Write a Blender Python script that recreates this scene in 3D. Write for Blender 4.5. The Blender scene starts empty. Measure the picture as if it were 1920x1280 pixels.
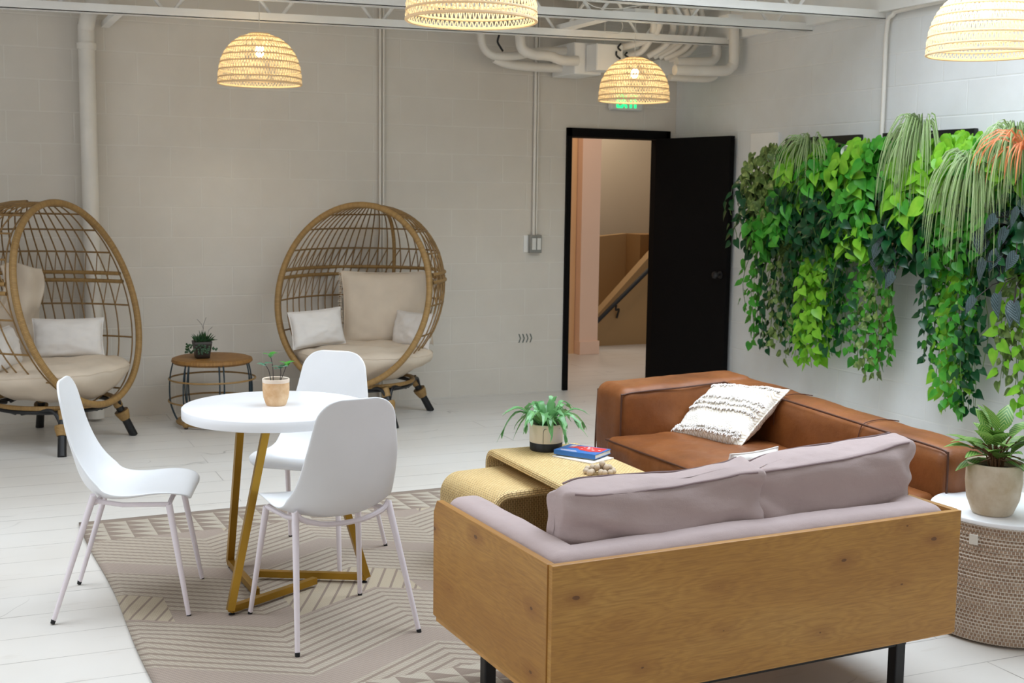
import bpy, bmesh, math, random
from mathutils import Vector, Matrix, noise
PI = math.pi
random.seed(7)
sc = bpy.context.scene
C = sc.collection

# ------------------------------------------------------------------ camera, light, exposure
H, F, PITCH, ROLL, YAW = 1.55, 2330.0, math.radians(6.83), 0.0134, math.atan(1076/2338)
fw = Vector((math.sin(YAW)*math.cos(PITCH), math.cos(YAW)*math.cos(PITCH), -math.sin(PITCH)))
rt0 = Vector((math.cos(YAW), -math.sin(YAW), 0)); up0 = rt0.cross(fw)
rt = rt0*math.cos(ROLL) + up0*math.sin(ROLL); up = -rt0*math.sin(ROLL) + up0*math.cos(ROLL)
cd = bpy.data.cameras.new('camera'); cam = bpy.data.objects.new('camera', cd); C.objects.link(cam)
M4 = Matrix((rt, up, -fw)).transposed().to_4x4(); M4.translation = (0, 0, H); cam.matrix_world = M4
cd.sensor_width = 36; cd.lens = F/1920*36; cd.clip_start = 0.05; cd.clip_end = 100
cd.dof.use_dof = True; cd.dof.focus_distance = 4.3; cd.dof.aperture_fstop = 7.0
sc.camera = cam
sc.view_settings.view_transform = 'Standard'; sc.view_settings.look = 'None'
sc.view_settings.gamma = 1; sc.view_settings.use_curve_mapping = False
sc.view_settings.exposure = 0.0

w = bpy.data.worlds.new('world'); sc.world = w; w.use_nodes = True
w.node_tree.nodes['Background'].inputs[0].default_value = (0.75, 0.86, 1.0, 1)
w.node_tree.nodes['Background'].inputs[1].default_value = 0.5

def area(name, loc, rot, sx, sy, power, col, spread=180):
    l = bpy.data.lights.new(name, 'AREA'); l.shape = 'RECTANGLE'; l.size = sx; l.size_y = sy
    l.energy = power; l.color = col; l.spread = math.radians(spread)
    o = bpy.data.objects.new(name, l); C.objects.link(o); o.location = loc; o.rotation_euler = rot
    return o
# daylight through the two roof lights, the window behind the camera and the window in the left wall
area('skylight_daylight', (3.45, 4.4, 3.36), (0, 0, 0), 3.1, 2.6, 150, (0.78, 0.89, 1.0), 145)
area('skylight_daylight', (-.4, 5.0, 3.36), (0, 0, 0), 2.4, 1.8, 46, (0.84, 0.92, 1.0), 125)
area('window_daylight', (1.0, -2.93, 1.7), (PI/2, 0, 0), 6.0, 2.2, 38, (0.98, 0.97, 0.96), 180)
area('window_daylight', (-2.93, 3.5, 1.6), (0, -PI/2, 0), 2.2, 5.0, 40, (0.94, 0.96, 1.0), 180)
area('corridor_light', (5.0, 9.7, 2.9), (0, 0, 0), 1.6, 0.8, 15, (1.0, 0.80, 0.62))
area('stair_fill', (6.5, 11.9, 3.0), (0, 0, 0), 1.2, 0.8, 24, (1.0, 0.86, 0.70))  # unseen lamp, added to brighten the wall at the back of the corridor

# ------------------------------------------------------------------ helpers
def at(u, v, Y=None, X=None, z=None):
    d = (u-960)/F*rt - (v-640)/F*up + fw
    t = Y/d.y if Y is not None else X/d.x if X is not None else (z-H)/d.z
    return Vector((0, 0, H)) + d*t

class MB:
    """collects shapes; build() links them as one mesh"""
    def __init__(s): s.v = []; s.f = []; s.uv = []
    def add(s, vs, fs, uvs=None):
        b = len(s.v); s.v += [tuple(p) for p in vs]
        for i, f in enumerate(fs):
            s.f.append([b+k for k in f]); s.uv.append(uvs[i] if uvs else [(0, 0)]*len(f))
        return s
    def box(s, c, d, rz=0, M=None):
        hx, hy, hz = d[0]/2, d[1]/2, d[2]/2
        vs = [Vector((x, y, z)) for x in (-hx, hx) for y in (-hy, hy) for z in (-hz, hz)]
        R = M or Matrix.Rotation(rz, 3, 'Z')
        vs = [R @ p + Vector(c) for p in vs]
        fs = [(0, 1, 3, 2), (4, 6, 7, 5), (0, 4, 5, 1), (2, 3, 7, 6), (0, 2, 6, 4), (1, 5, 7, 3)]
        uvs = []
        for k, f in enumerate(fs):
            a, b = [(1, 2), (1, 2), (0, 2), (0, 2), (0, 1), (0, 1)][k]
            base = [(x, y, z) for x in (-hx, hx) for y in (-hy, hy) for z in (-hz, hz)]
            uvs.append([(base[i][a], base[i][b]) for i in f])
        return s.add(vs, fs, uvs)
    def grid(s, fn, nu, nv, cu=False, cv=False, uv=None, flip=False):
        b = [[fn(i/(nu if cu else nu-1), j/(nv if cv else nv-1)) for j in range(nv)] for i in range(nu)]
        vs = [p for r in b for p in r]; fs = []; us = []
        for i in range(nu if cu else nu-1):
            for j in range(nv if cv else nv-1):
                i2, j2 = (i+1) % nu, (j+1) % nv
                f = [i*nv+j, i2*nv+j, i2*nv+j2, i*nv+j2]
                sc_u, sc_v = uv or (1, 1)
                a0, a1 = i/(nu if cu else nu-1)*sc_u, (i+1)/(nu if cu else nu-1)*sc_u
                b0, b1 = j/(nv if cv else nv-1)*sc_v, (j+1)/(nv if cv else nv-1)*sc_v
                q = [(a0, b0), (a1, b0), (a1, b1), (a0, b1)]
                if flip: f.reverse(); q.reverse()
                fs.append(f); us.append(q)
        return s.add(vs, fs, us)
    def tube(s, pts, r, n=8, closed=False, cap=True, r2=None, sq=False, flat=None):
        pts = [Vector(p) for p in pts]; m = len(pts)
        rr = [r if r2 is None else r+(r2-r)*i/(m-1) for i in range(m)] if not isinstance(r, (list, tuple)) else r
        L = [0]
        for i in range(1, m): L.append(L[-1]+(pts[i]-pts[i-1]).length)
        def tan(i):
            if closed: return (pts[(i+1) % m]-pts[i-1]).normalized()
            return (pts[min(i+1, m-1)]-pts[max(i-1, 0)]).normalized()
        t0 = tan(0); a = Vector((0, 0, 1)) if abs(t0.z) < .9 else Vector((1, 0, 0))
        nrm = (a - t0*a.dot(t0)).normalized(); rings = []
        for i in range(m):
            t = tan(i); nrm = nrm - t*nrm.dot(t)
            nrm = nrm.normalized() if nrm.length > 1e-6 else t.orthogonal().normalized()
            bn = t.cross(nrm); ring = []
            for k in range(n):
                an = 2*PI*(k+(.5 if sq else 0))/n
                q = rr[i]*(1.414 if sq else 1)
                ring.append(pts[i]+(nrm*math.cos(an)*q+bn*math.sin(an)*q*(flat or 1)))
            rings.append(ring)
        vs = [p for g in rings for p in g]; fs = []; us = []
        for i in range(m if closed else m-1):
            j = (i+1) % m
            l0 = L[i]; l1 = L[j] if j else L[i]+(pts[0]-pts[i]).length
            for k in range(n):
                k2 = (k+1) % n
                fs.append([i*n+k, i*n+k2, j*n+k2, j*n+k]); c = 2*PI*rr[i]/n
                us.append([(l0, k*c), (l0, (k+1)*c), (l1, (k+1)*c), (l1, k*c)])
        if cap and not closed:
            fs.append(list(range(n))[::-1]); us.append([(0, 0)]*n)
            fs.append([(m-1)*n+k for k in range(n)]); us.append([(0, 0)]*n)
        return s.add(vs, fs, us)
    def lathe(s, prof, n=32, c=(0, 0, 0)):
        L = [0]
        for i in range(1, len(prof)): L.append(L[-1]+math.hypot(prof[i][0]-prof[i-1][0], prof[i][1]-prof[i-1][1]))
        R = max(p[0] for p in prof)
        vs = [(c[0]+r*math.cos(2*PI*k/n), c[1]+r*math.sin(2*PI*k/n), c[2]+z) for r, z in prof for k in range(n)]
        fs = []; us = []
        for i in range(len(prof)-1):
            for k in range(n):
                k2 = (k+1) % n
                fs.append([i*n+k, i*n+k2, (i+1)*n+k2, (i+1)*n+k])
                a, b = 2*PI*R*k/n, 2*PI*R*(k+1)/n
                us.append([(a, L[i]), (b, L[i]), (b, L[i+1]), (a, L[i+1])])
        return s.add(vs, fs, us)
    def ball(s, c, r, n=10, sz=1):
        return s.lathe([(max(r*math.sin(PI*i/n), 1e-4), -r*sz*math.cos(PI*i/n)) for i in range(n+1)], n+4, c)
    def prism(s, poly, h0, h1, axis='z'):
        def P(a, b, h): return {'z': (a, b, h), 'y': (a, h, b), 'x': (h, a, b)}[axis]
        n = len(poly); vs = [P(a, b, h0) for a, b in poly]+[P(a, b, h1) for a, b in poly]
        fs = [list(range(n))[::-1], [n+i for i in range(n)]]+[[i, (i+1) % n, n+(i+1) % n, n+i] for i in range(n)]
        us = [[poly[i] for i in f] for f in (list(range(n))[::-1], list(range(n)))]
        for i in range(n): us.append([(0, 0), (1, 0), (1, 1), (0, 1)])
        return s.add(vs, fs, us)
    def soft(s, c, half, r, n=14, bulge=(0, 0, 0), amp=0, ns=4, fn=None, seed=0):
        """rounded box with bulging faces and slight wrinkles"""
        half = Vector(half); c = Vector(c)
        r = min(r, min(half)*.999)
        for ax in range(3):
            for sg in (-1, 1):
                a, b = (ax+1) % 3, (ax+2) % 3
                na = max(5, int(n*half[a]/max(half)))+4; nb = max(5, int(n*half[b]/max(half)))+4
                def g(h, m):
                    k = 4; o = []
                    for i in range(k): o.append(-h + r*(1-math.cos(PI/2*i/k)) if False else -h + r*i/k)
                    for i in range(m+1): o.append(-h+r+(2*h-2*r)*i/m)
                    for i in range(k): o.append(h-r+r*(i+1)/k)
                    return o
                A, B = g(half[a], na), g(half[b], nb); vs = []; fs = []; us = []
                for x in A:
                    for y in B:
                        p = Vector((0, 0, 0)); p[ax] = sg*half[ax]; p[a] = x; p[b] = y
                        q = Vector([max(-(half[k]-r), min(half[k]-r, p[k])) for k in range(3)])
                        d = (p-q).normalized(); p = q+d*r; m = p.copy()
                        for k in range(3):
                            if bulge[k]:
                                i1, i2 = (k+1) % 3, (k+2) % 3
                                m[k] += (1 if p[k] > 0 else -1)*min(1, abs(p[k])/half[k])*bulge[k]*max(0, 1-(p[i1]/half[i1])**2)*max(0, 1-(p[i2]/half[i2])**2)
                        if amp:
                            nn = noise.fractal((p+Vector((seed, seed*2, 0)))*ns, 1, 2, 3)
                            m += d*amp*nn
                        if fn: m = fn(m)
                        vs.append(m+c)
                W = len(B)
                for i in range(len(A)-1):
                    for j in range(W-1):
                        f = [i*W+j, (i+1)*W+j, (i+1)*W+j+1, i*W+j+1]
                        q = [(A[i], B[j]), (A[i+1], B[j]), (A[i+1], B[j+1]), (A[i], B[j+1])]
                        if sg < 0: f.reverse(); q.reverse()
                        fs.append(f); us.append(q)
                s.add(vs, fs, us)
        return s
    def xf(s, M, start=0):
        for i in range(start, len(s.v)): s.v[i] = tuple(M @ Vector(s.v[i]))
        return s
    def build(s, name, mat, parent=None, smooth=True, merge=True, ang=40, bevel=0, loc=None, solid=0, sub=0):
        me = bpy.data.meshes.new(name); me.from_pydata(s.v, [], s.f)
        ul = me.uv_layers.new(name='UVMap'); k = 0
        flat = []
        for u in s.uv:
            for q in u: flat += [q[0], q[1]]
        ul.data.foreach_set('uv', flat)
        if merge:
            bm = bmesh.new(); bm.from_mesh(me); bmesh.ops.remove_doubles(bm, verts=bm.verts, dist=1e-5)
            bm.to_mesh(me); bm.free()
        me.materials.append(mat)
        if smooth:
            me.shade_smooth()
            if ang: me.set_sharp_from_angle(angle=math.radians(ang))
        o = bpy.data.objects.new(name, me); C.objects.link(o)
        if parent: o.parent = parent
        if loc: o.location = loc
        if bevel:
            m = o.modifiers.new('bevel', 'BEVEL'); m.width = bevel; m.segments = 2; m.limit_method = 'ANGLE'
        if solid:
            m = o.modifiers.new('solid', 'SOLIDIFY'); m.thickness = solid; m.offset = 0
        if sub:
            m = o.modifiers.new('sub', 'SUBSURF'); m.levels = sub; m.render_levels = sub
        return o

def thing(name, label, cat, loc=(0, 0, 0), rz=0, group=None):
    o = bpy.data.objects.new(name, None); C.objects.link(o); o.empty_display_size = .1
    o.location = loc; o.rotation_euler = (0, 0, rz); tag(o, label, cat, group); return o
def tag(o, label, cat, group=None):
    o['label'] = label; o['category'] = cat
    if group: o['group'] = group
    return o
def struct(o): o['kind'] = 'structure'; return o
def dup(root, loc, rz, label, group=None):
    def cp(o, par):
        c = o.copy(); C.objects.link(c)
        if par: c.parent = par
        for ch in list(o.children): cp(ch, c)
        return c
    r = cp(root, None); r.location = loc; r.rotation_euler = (0, 0, rz); r['label'] = label
    if group: r['group'] = group
    return r
def smoothpts(pts, n=6):
    pts = [Vector(p) for p in pts]; out = []
    for i in range(len(pts)-1):
        p0, p1, p2, p3 = pts[max(i-1, 0)], pts[i], pts[i+1], pts[min(i+2, len(pts)-1)]
        for k in range(n):
            t = k/n
            out.append(.5*((2*p1)+(p2-p0)*t+(2*p0-5*p1+4*p2-p3)*t*t+(3*p1-p0-3*p2+p3)*t**3))
    out.append(pts[-1]); return out

# ------------------------------------------------------------------ materials
def lin(r, g, b):
    f = lambda c: (c/255/12.92) if c/255 <= .04045 else ((c/255+.055)/1.055)**2.4
    return (f(r), f(g), f(b), 1)
class NT:
    def __init__(s, name):
        s.m = bpy.data.materials.new(name); s.m.use_nodes = True; s.t = s.m.node_tree; s.b = s.t.nodes['Principled BSDF']
    def n(s, typ, **k):
        o = s.t.nodes.new(typ)
        for a, b in k.items(): setattr(o, a, b)
        return o
    def l(s, a, b): s.t.links.new(a, b)
    def setv(s, sock, v):
        if hasattr(v, 'is_output'): s.l(v, sock)
        else: sock.default_value = v
    def math(s, op, a, b=0, c=None):
        o = s.n('ShaderNodeMath', operation=op); s.setv(o.inputs[0], a); s.setv(o.inputs[1], b)
        if c is not None: s.setv(o.inputs[2], c)
        return o.outputs[0]
    def mix(s, fac, a, b, mode='MIX'):
        o = s.n('ShaderNodeMix', data_type='RGBA', blend_type=mode); s.setv(o.inputs['Factor'], fac)
        s.setv(o.inputs[6], a); s.setv(o.inputs[7], b); return o.outputs[2]
    def coord(s, kind='Object', scale=(1, 1, 1), rot=(0, 0, 0)):
        tc = s.n('ShaderNodeTexCoord'); mp = s.n('ShaderNodeMapping'); mp.inputs['Scale'].default_value = scale
        mp.inputs['Rotation'].default_value = rot
        s.l(tc.outputs[kind], mp.inputs[0]); return mp.outputs[0]
    def noise(s, co, sc_, det=3, rough=.5):
        o = s.n('ShaderNodeTexNoise'); s.l(co, o.inputs['Vector']); o.inputs['Scale'].default_value = sc_
        o.inputs['Detail'].default_value = det; o.inputs['Roughness'].default_value = rough; return o.outputs['Fac']
    def ramp(s, fac, stops):
        o = s.n('ShaderNodeValToRGB'); e = o.color_ramp.elements
        while len(e) < len(stops): e.new(.5)
        for i, (p, c) in enumerate(stops):
            e[i].position = p; e[i].color = c if len(c) == 4 else (*c, 1)
        s.setv(o.inputs[0], fac); return o.outputs[0]
    def bump(s, h, strength=.3, dist=.01, prev=None):
        o = s.n('ShaderNodeBump'); o.inputs['Strength'].default_value = strength; o.inputs['Distance'].default_value = dist
        s.l(h, o.inputs['Height'])
        if prev: s.l(prev, o.inputs['Normal'])
        return o.outputs[0]
    def out(s, col, rough=.5, normal=None, **k):
        s.setv(s.b.inputs['Base Color'], col); s.setv(s.b.inputs['Roughness'], rough)
        if normal: s.l(normal, s.b.inputs['Normal'])
        for a, b in k.items(): s.setv(s.b.inputs[a.replace('_', ' ')], b)
        return s.m
W1, B1 = (1, 1, 1, 1), (0, 0, 0, 1)
def mul(c, k): return (min(1, c[0]*k), min(1, c[1]*k), min(1, c[2]*k), 1)
def plain(name, col, rough=.5, var=.12, nscale=6, bump=0, bscale=80, kind='Object', **k):
    t = NT(name); co = t.coord(kind); f = t.noise(co, nscale)
    c = t.ramp(f, [(.3, mul(col, 1-var)), (.7, mul(col, 1+var))])
    nm = t.bump(t.noise(co, bscale, 2), bump, .003) if bump else None
    return t.out(c, rough, nm, **k)

M = {}
M['white_metal'] = plain('white_metal', lin(228, 218, 222), .45, .03)
M['shell'] = plain('shell', lin(233, 234, 236), .38, .02, bump=.04, bscale=300)
M['table_white'] = plain('table_white', lin(238, 238, 240), .3, .015)
M['gold'] = plain('gold', lin(168, 130, 48), .38, .12, Metallic=.85)
M['black'] = plain('black', lin(18, 18, 20), .45, .1)
M['black_door'] = plain('black_door', lin(6, 4, 4), .75, .1, Specular_IOR_Level=.15)
M['dark_rubber'] = plain('dark_rubber', lin(15, 15, 17), .7, .1)
M['cloth_white'] = plain('cloth_white', lin(226, 220, 214), .9, .04, bump=.25, bscale=400)
M['cloth_cream'] = plain('cloth_cream', lin(212, 196, 176), .92, .06, bump=.3, bscale=300)
M['teal_wire'] = plain('teal_wire', lin(18, 42, 52), .4, .1)
M['paint_pipe'] = plain('paint_pipe', lin(226, 220, 210), .5, .05)
M['paint_steel'] = plain('paint_steel', lin(240, 238, 233), .45, .06, nscale=3)
M['soil'] = plain('soil', lin(52, 38, 28), .95, .3, nscale=60, bump=.6)
M['stem_green'] = plain('stem_green', lin(90, 120, 50), .6, .2)
M['stem_dark'] = plain('stem_dark', lin(50, 38, 38), .6, .2)
M['bead_wood'] = plain('bead_wood', lin(186, 168, 146), .75, .15, nscale=40, bump=.2)
M['galvanised'] = plain('galvanised', lin(150, 148, 142), .45, .12, Metallic=.4)
M['grey_paint'] = plain('grey_paint', lin(112, 118, 110), .6, .1)
M['page'] = plain('page', lin(225, 220, 210), .8, .05)
M['switch_white'] = plain('switch_white', lin(220, 218, 212), .4, .03)
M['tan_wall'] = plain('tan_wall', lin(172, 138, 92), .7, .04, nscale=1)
M['orange_wall'] = plain('orange_wall', lin(226, 186, 140), .7, .03, nscale=1)
M['pink_wall'] = plain('pink_wall', lin(240, 205, 180), .7, .03, nscale=1)
M['grey_wall'] = plain('grey_wall', lin(196, 182, 160), .7, .04, nscale=1)

def m_block(name, axis, a=None, b=None):
    t = NT(name); tc = t.n('ShaderNodeTexCoord'); sp = t.n('ShaderNodeSeparateXYZ'); t.l(tc.outputs['Object'], sp.inputs[0])
    cb = t.n('ShaderNodeCombineXYZ'); t.l(sp.outputs[axis], cb.inputs[0]); t.l(sp.outputs[2], cb.inputs[1])
    bk = t.n('ShaderNodeTexBrick'); t.l(cb.outputs[0], bk.inputs['Vector'])
    bk.inputs['Scale'].default_value = 1; bk.inputs['Brick Width'].default_value = .41; bk.inputs['Row Height'].default_value = .203
    bk.inputs['Mortar Size'].default_value = .006; bk.inputs['Mortar Smooth'].default_value = .6
    co = t.coord('Object'); n1 = t.noise(co, .9, 3); n2 = t.noise(co, 60, 4); n3 = t.noise(co, 9, 4)
    c = t.ramp(n1, [(.3, a or lin(210, 202, 190)), (.7, b or lin(224, 217, 206))])
    c = t.mix(t.math('MULTIPLY', n3, .25), c, lin(190, 183, 172))
    c = t.mix(t.math('MULTIPLY', bk.outputs['Fac'], .20), c, lin(240, 238, 230))
    hgt = t.math('SUBTRACT', t.math('MULTIPLY', n2, .22), bk.outputs['Fac'])
    return t.out(c, .62, t.bump(hgt, .35, .004))
M['block_x'] = m_block('painted_block_x', 0); M['block_y'] = m_block('painted_block_y', 1, lin(216, 216, 214), lin(230, 231, 230))  # block_y is a paler, cooler copy, imitating cool daylight on the right wall

def m_floor():
    t = NT('white_painted_floor'); co = t.coord('Object', rot=(0, 0, 0.02))
    bk = t.n('ShaderNodeTexBrick'); t.l(co, bk.inputs['Vector']); bk.offset = .37; bk.offset_frequency = 2
    bk.inputs['Scale'].default_value = 1; bk.inputs['Brick Width'].default_value = 1.9; bk.inputs['Row Height'].default_value = .235
    bk.inputs['Mortar Size'].default_value = .0022; bk.inputs['Mortar Smooth'].default_value = .1
    bk.inputs['Color1'].default_value = (.2, .2, .2, 1); bk.inputs['Color2'].default_value = (.9, .9, .9, 1)
    n1 = t.noise(co, .8, 4); n2 = t.noise(t.coord('Object', scale=(1.2, 6, 1)), 3.2, 5, .65)
    base = t.ramp(n1, [(.3, lin(212, 206, 198)), (.72, lin(230, 227, 222))])
    base = t.mix(t.math('MULTIPLY', bk.outputs['Color'], .16), base, lin(204, 196, 186))
    scr = t.ramp(n2, [(.60, B1), (.68, (.5, .5, .5, 1)), (.72, B1)])
    base = t.mix(t.math('MULTIPLY', scr, .35), base, lin(176, 160, 142))
    seam = t.math('MULTIPLY', bk.outputs['Fac'], t.ramp(t.noise(co, 2.3, 2), [(.35, (.15, .15, .15, 1)), (.65, (.75, .75, .75, 1))]))
    base = t.mix(seam, base, lin(92, 80, 68))
    # dark scuffs with shapes of their own
    v = t.n('ShaderNodeTexVoronoi', voronoi_dimensions='2D'); v.inputs['Scale'].default_value = 1.1; t.l(co, v.inputs['Vector'])
    sc2 = t.ramp(t.math('ABSOLUTE', t.math('SUBTRACT', t.noise(co, 1.7, 2), .5)), [(.0, W1), (.004, B1)])
    msk = t.ramp(v.outputs['Distance'], [(.12, W1), (.2, B1)])
    base = t.mix(t.math('MULTIPLY', t.math('MULTIPLY', sc2, msk), .45), base, lin(70, 58, 48))
    hgt = t.math('SUBTRACT', t.math('MULTIPLY', t.noise(co, 25, 4), .15), bk.outputs['Fac'])
    return t.out(base, t.ramp(n1, [(.3, (.30, .30, .30, 1)), (.7, (.42, .42, .42, 1))]), t.bump(hgt, .3, .002))
M['floor'] = m_floor()

def m_leather():
    t = NT('tan_leather'); co = t.coord('Object'); n1 = t.noise(co, 3.5, 4); n2 = t.noise(co, 22, 5, .6)
    c = t.ramp(n1, [(.28, lin(98, 54, 22)), (.5, lin(120, 69, 31)), (.75, lin(144, 88, 46))])
    c = t.mix(t.math('MULTIPLY', t.ramp(n2, [(.55, B1), (.75, W1)]), .25), c, lin(96, 48, 22))
    v = t.n('ShaderNodeTexVoronoi'); v.feature = 'DISTANCE_TO_EDGE'; v.inputs['Scale'].default_value = 140; t.l(co, v.inputs['Vector'])
    nm = t.bump(v.outputs['Distance'], .12, .002); nm = t.bump(t.noise(co, 9, 4, .65), .35, .012, nm)
    return t.out(c, t.ramp(n2, [(.3, (.40, .40, .40, 1)), (.7, (.52, .52, .52, 1))]), nm, Specular_IOR_Level=.35)
M['leather'] = m_leather()
M['piping'] = plain('leather_piping', lin(74, 38, 18), .5, .15)
M['stitch'] = plain('leather_stitch', lin(96, 52, 26), .6, .15)

def m_fabric(name, a, b, fuzz=.4):
    t = NT(name); co = t.coord('Object'); n1 = t.noise(co, 7, 4); n2 = t.noise(co, 260, 3, .7)
    c = t.mix(n1, a, b); c = t.mix(t.math('MULTIPLY', n2, .30), c, mul(a, 1.35))
    nm = t.bump(n2, .35, .002); nm = t.bump(t.noise(t.coord('Object', scale=(1, 1, 2.2)), 7, 3), .35, .02, nm)
    return t.out(c, .95, nm, Sheen_Weight=fuzz)
M['lilac_seam'] = plain('lilac_seam', lin(136, 116, 116), .95, .1)
M['lilac'] = m_fabric('lilac_fabric', lin(172, 153, 151), lin(188, 169, 166), .15)

def m_wood(name, tone=1.0, planks=0, seed=0):
    t = NT(name); tc = t.n('ShaderNodeTexCoord'); mp = t.n('ShaderNodeMapping'); t.l(tc.outputs['UV'], mp.inputs[0])
    mp.inputs['Location'].default_value = (seed*1.7, seed*.9, 0)
    uv = mp.outputs[0]
    v = t.n('ShaderNodeTexVoronoi', voronoi_dimensions='2D'); v.inputs['Scale'].default_value = 4.3; v.inputs['Randomness'].default_value = .95
    m2 = t.n('ShaderNodeMapping'); m2.inputs['Scale'].default_value = (.75, 1.5, 1); t.l(uv, m2.inputs[0]); t.l(m2.outputs[0], v.inputs['Vector'])
    d = v.outputs['Distance']
    m3 = t.n('ShaderNodeMapping'); m3.inputs['Scale'].default_value = (1.1, 7.5, 1); t.l(uv, m3.inputs[0])
    nl = t.noise(m3.outputs[0], 2.0, 4, .55)
    swirl = t.ramp(d, [(0, W1), (.55, B1)])
    ph = t.math('ADD', t.math('MULTIPLY', nl, 9.0), t.math('MULTIPLY', swirl, 3.0))
    rings = t.math('ABSOLUTE', t.math('SUBTRACT', t.math('FRACT', ph), .5))
    m4 = t.n('ShaderNodeMapping'); m4.inputs['Scale'].default_value = (6, 160, 1); t.l(uv, m4.inputs[0])
    fine = t.noise(m4.outputs[0], 1.5, 3, .6)
    m5 = t.n('ShaderNodeMapping'); m5.inputs['Scale'].default_value = (.9, 3.0, 1); t.l(uv, m5.inputs[0])
    big = t.noise(m5.outputs[0], 1.6, 2)
    c = t.ramp(big, [(.3, mul(lin(184, 130, 56), tone)), (.55, mul(lin(200, 147, 70), tone)), (.75, mul(lin(206, 157, 82), tone))])
    c = t.mix(t.math('MULTIPLY', rings, .75), c, mul(lin(160, 108, 50), tone))
    c = t.mix(t.math('MULTIPLY', t.ramp(fine, [(.45, B1), (.72, W1)]), .42), c, mul(lin(136, 88, 38), tone))
    if planks:
        sp = t.n('ShaderNodeSeparateXYZ'); t.l(tc.outputs['UV'], sp.inputs[0])
        k = t.math('FLOOR', t.math('MULTIPLY', t.math('ADD', sp.outputs[1], 1), planks))
        wn = t.n('ShaderNodeTexWhiteNoise', noise_dimensions='1D'); t.l(k, wn.inputs['W'])
        c = t.mix(t.math('MULTIPLY', wn.outputs['Value'], .35), c, mul(lin(158, 102, 46), tone))
    v2 = t.n('ShaderNodeTexVoronoi', voronoi_dimensions='2D'); v2.inputs['Scale'].default_value = 4.3; v2.inputs['Randomness'].default_value = .95; t.l(m2.outputs[0], v2.inputs['Vector'])
    sel = t.n('ShaderNodeSeparateColor'); t.l(v2.outputs['Color'], sel.inputs[0])
    sz = t.math('MULTIPLY', t.math('SUBTRACT', sel.outputs[0], .15), .062)
    core = t.math('LESS_THAN', t.math('ADD', d, t.math('MULTIPLY', t.noise(uv, 60, 2), .03)), sz)
    halo = t.ramp(d, [(.05, W1), (.24, B1)])
    c = t.mix(t.math('MULTIPLY', t.math('MULTIPLY', halo, sel.outputs[0]), .55), c, mul(lin(140, 82, 34), tone))
    c = t.mix(t.math('MULTIPLY', core, .75), c, lin(84, 50, 26))
    return t.out(c, .42, t.bump(fine, .08, .002))
M['wood'] = m_wood('knotty_oak', .88); M['wood_side'] = m_wood('knotty_oak_boards', .84, 8, 3)
M['wood_edge'] = plain('wood_edge', lin(196, 146, 82), .5, .15, nscale=20)

def m_weave(name, c1, c2, c3, bw=.011, rh=.0045, rough=.55, mort=.0009, st=.8, rotuv=0):
    t = NT(name); uv = t.coord('UV', rot=(0, 0, rotuv))
    bk = t.n('ShaderNodeTexBrick'); t.l(uv, bk.inputs['Vector']); bk.inputs['Scale'].default_value = 1
    bk.inputs['Brick Width'].default_value = bw; bk.inputs['Row Height'].default_value = rh
    bk.inputs['Mortar Size'].default_value = mort; bk.inputs['Mortar Smooth'].default_value = .8
    bk.inputs['Color1'].default_value = c1; bk.inputs['Color2'].default_value = c2; bk.inputs['Mortar'].default_value = c3
    n = t.noise(t.coord('Object'), 12, 3)
    c = t.mix(t.math('MULTIPLY', n, .3), bk.outputs['Color'], c2)
    return t.out(c, rough, t.bump(t.math('SUBTRACT', 1, bk.outputs['Fac']), st, .003))
M['wicker'] = m_weave('woven_wicker', lin(240, 212, 154), lin(226, 194, 134), lin(136, 100, 56), .020, .0085, mort=.0018)
M['rattan_wrap'] = m_weave('wrapped_rattan', lin(170, 134, 80), lin(150, 116, 66), lin(98, 72, 38), .009, .05, mort=.0009, st=.6)
M['rattan'] = m_weave('rattan_cane', lin(146, 112, 64), lin(126, 96, 54), lin(86, 64, 34), .03, .05, mort=.0008, st=.3)
M['rattan_top'] = m_weave('rattan_table_top', lin(170, 124, 64), lin(146, 102, 48), lin(88, 58, 26), .010, .3, mort=.0012)
M['basket'] = m_weave('jute_basket', lin(176, 150, 126), lin(150, 122, 100), lin(232, 224, 212), .0135, .0148, .85, .0024, .5)
M['sacking'] = M['cloth_cream']

def m_pot(name, a, b, sc_=9):
    t = NT(name); co = t.coord('Object'); n1 = t.noise(co, sc_, 5, .6)
    c = t.ramp(n1, [(.35, a), (.65, b)]); return t.out(c, .75, t.bump(t.noise(co, 90, 3), .15, .002))
M['terracotta'] = m_pot('washed_terracotta', lin(206, 160, 112), lin(232, 200, 160), 14)
M['terracotta_rim'] = m_pot('pale_rim', lin(226, 206, 186), lin(236, 222, 206), 14)
M['stone_pot'] = m_pot('stone_pot', lin(196, 176, 146), lin(222, 210, 190), 10)
M['pot_cream'] = m_pot('cream_glaze', lin(226, 216, 196), lin(232, 222, 204), 4)
M['pot_dark'] = plain('dark_plastic', lin(52, 44, 38), .5, .15)

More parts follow.
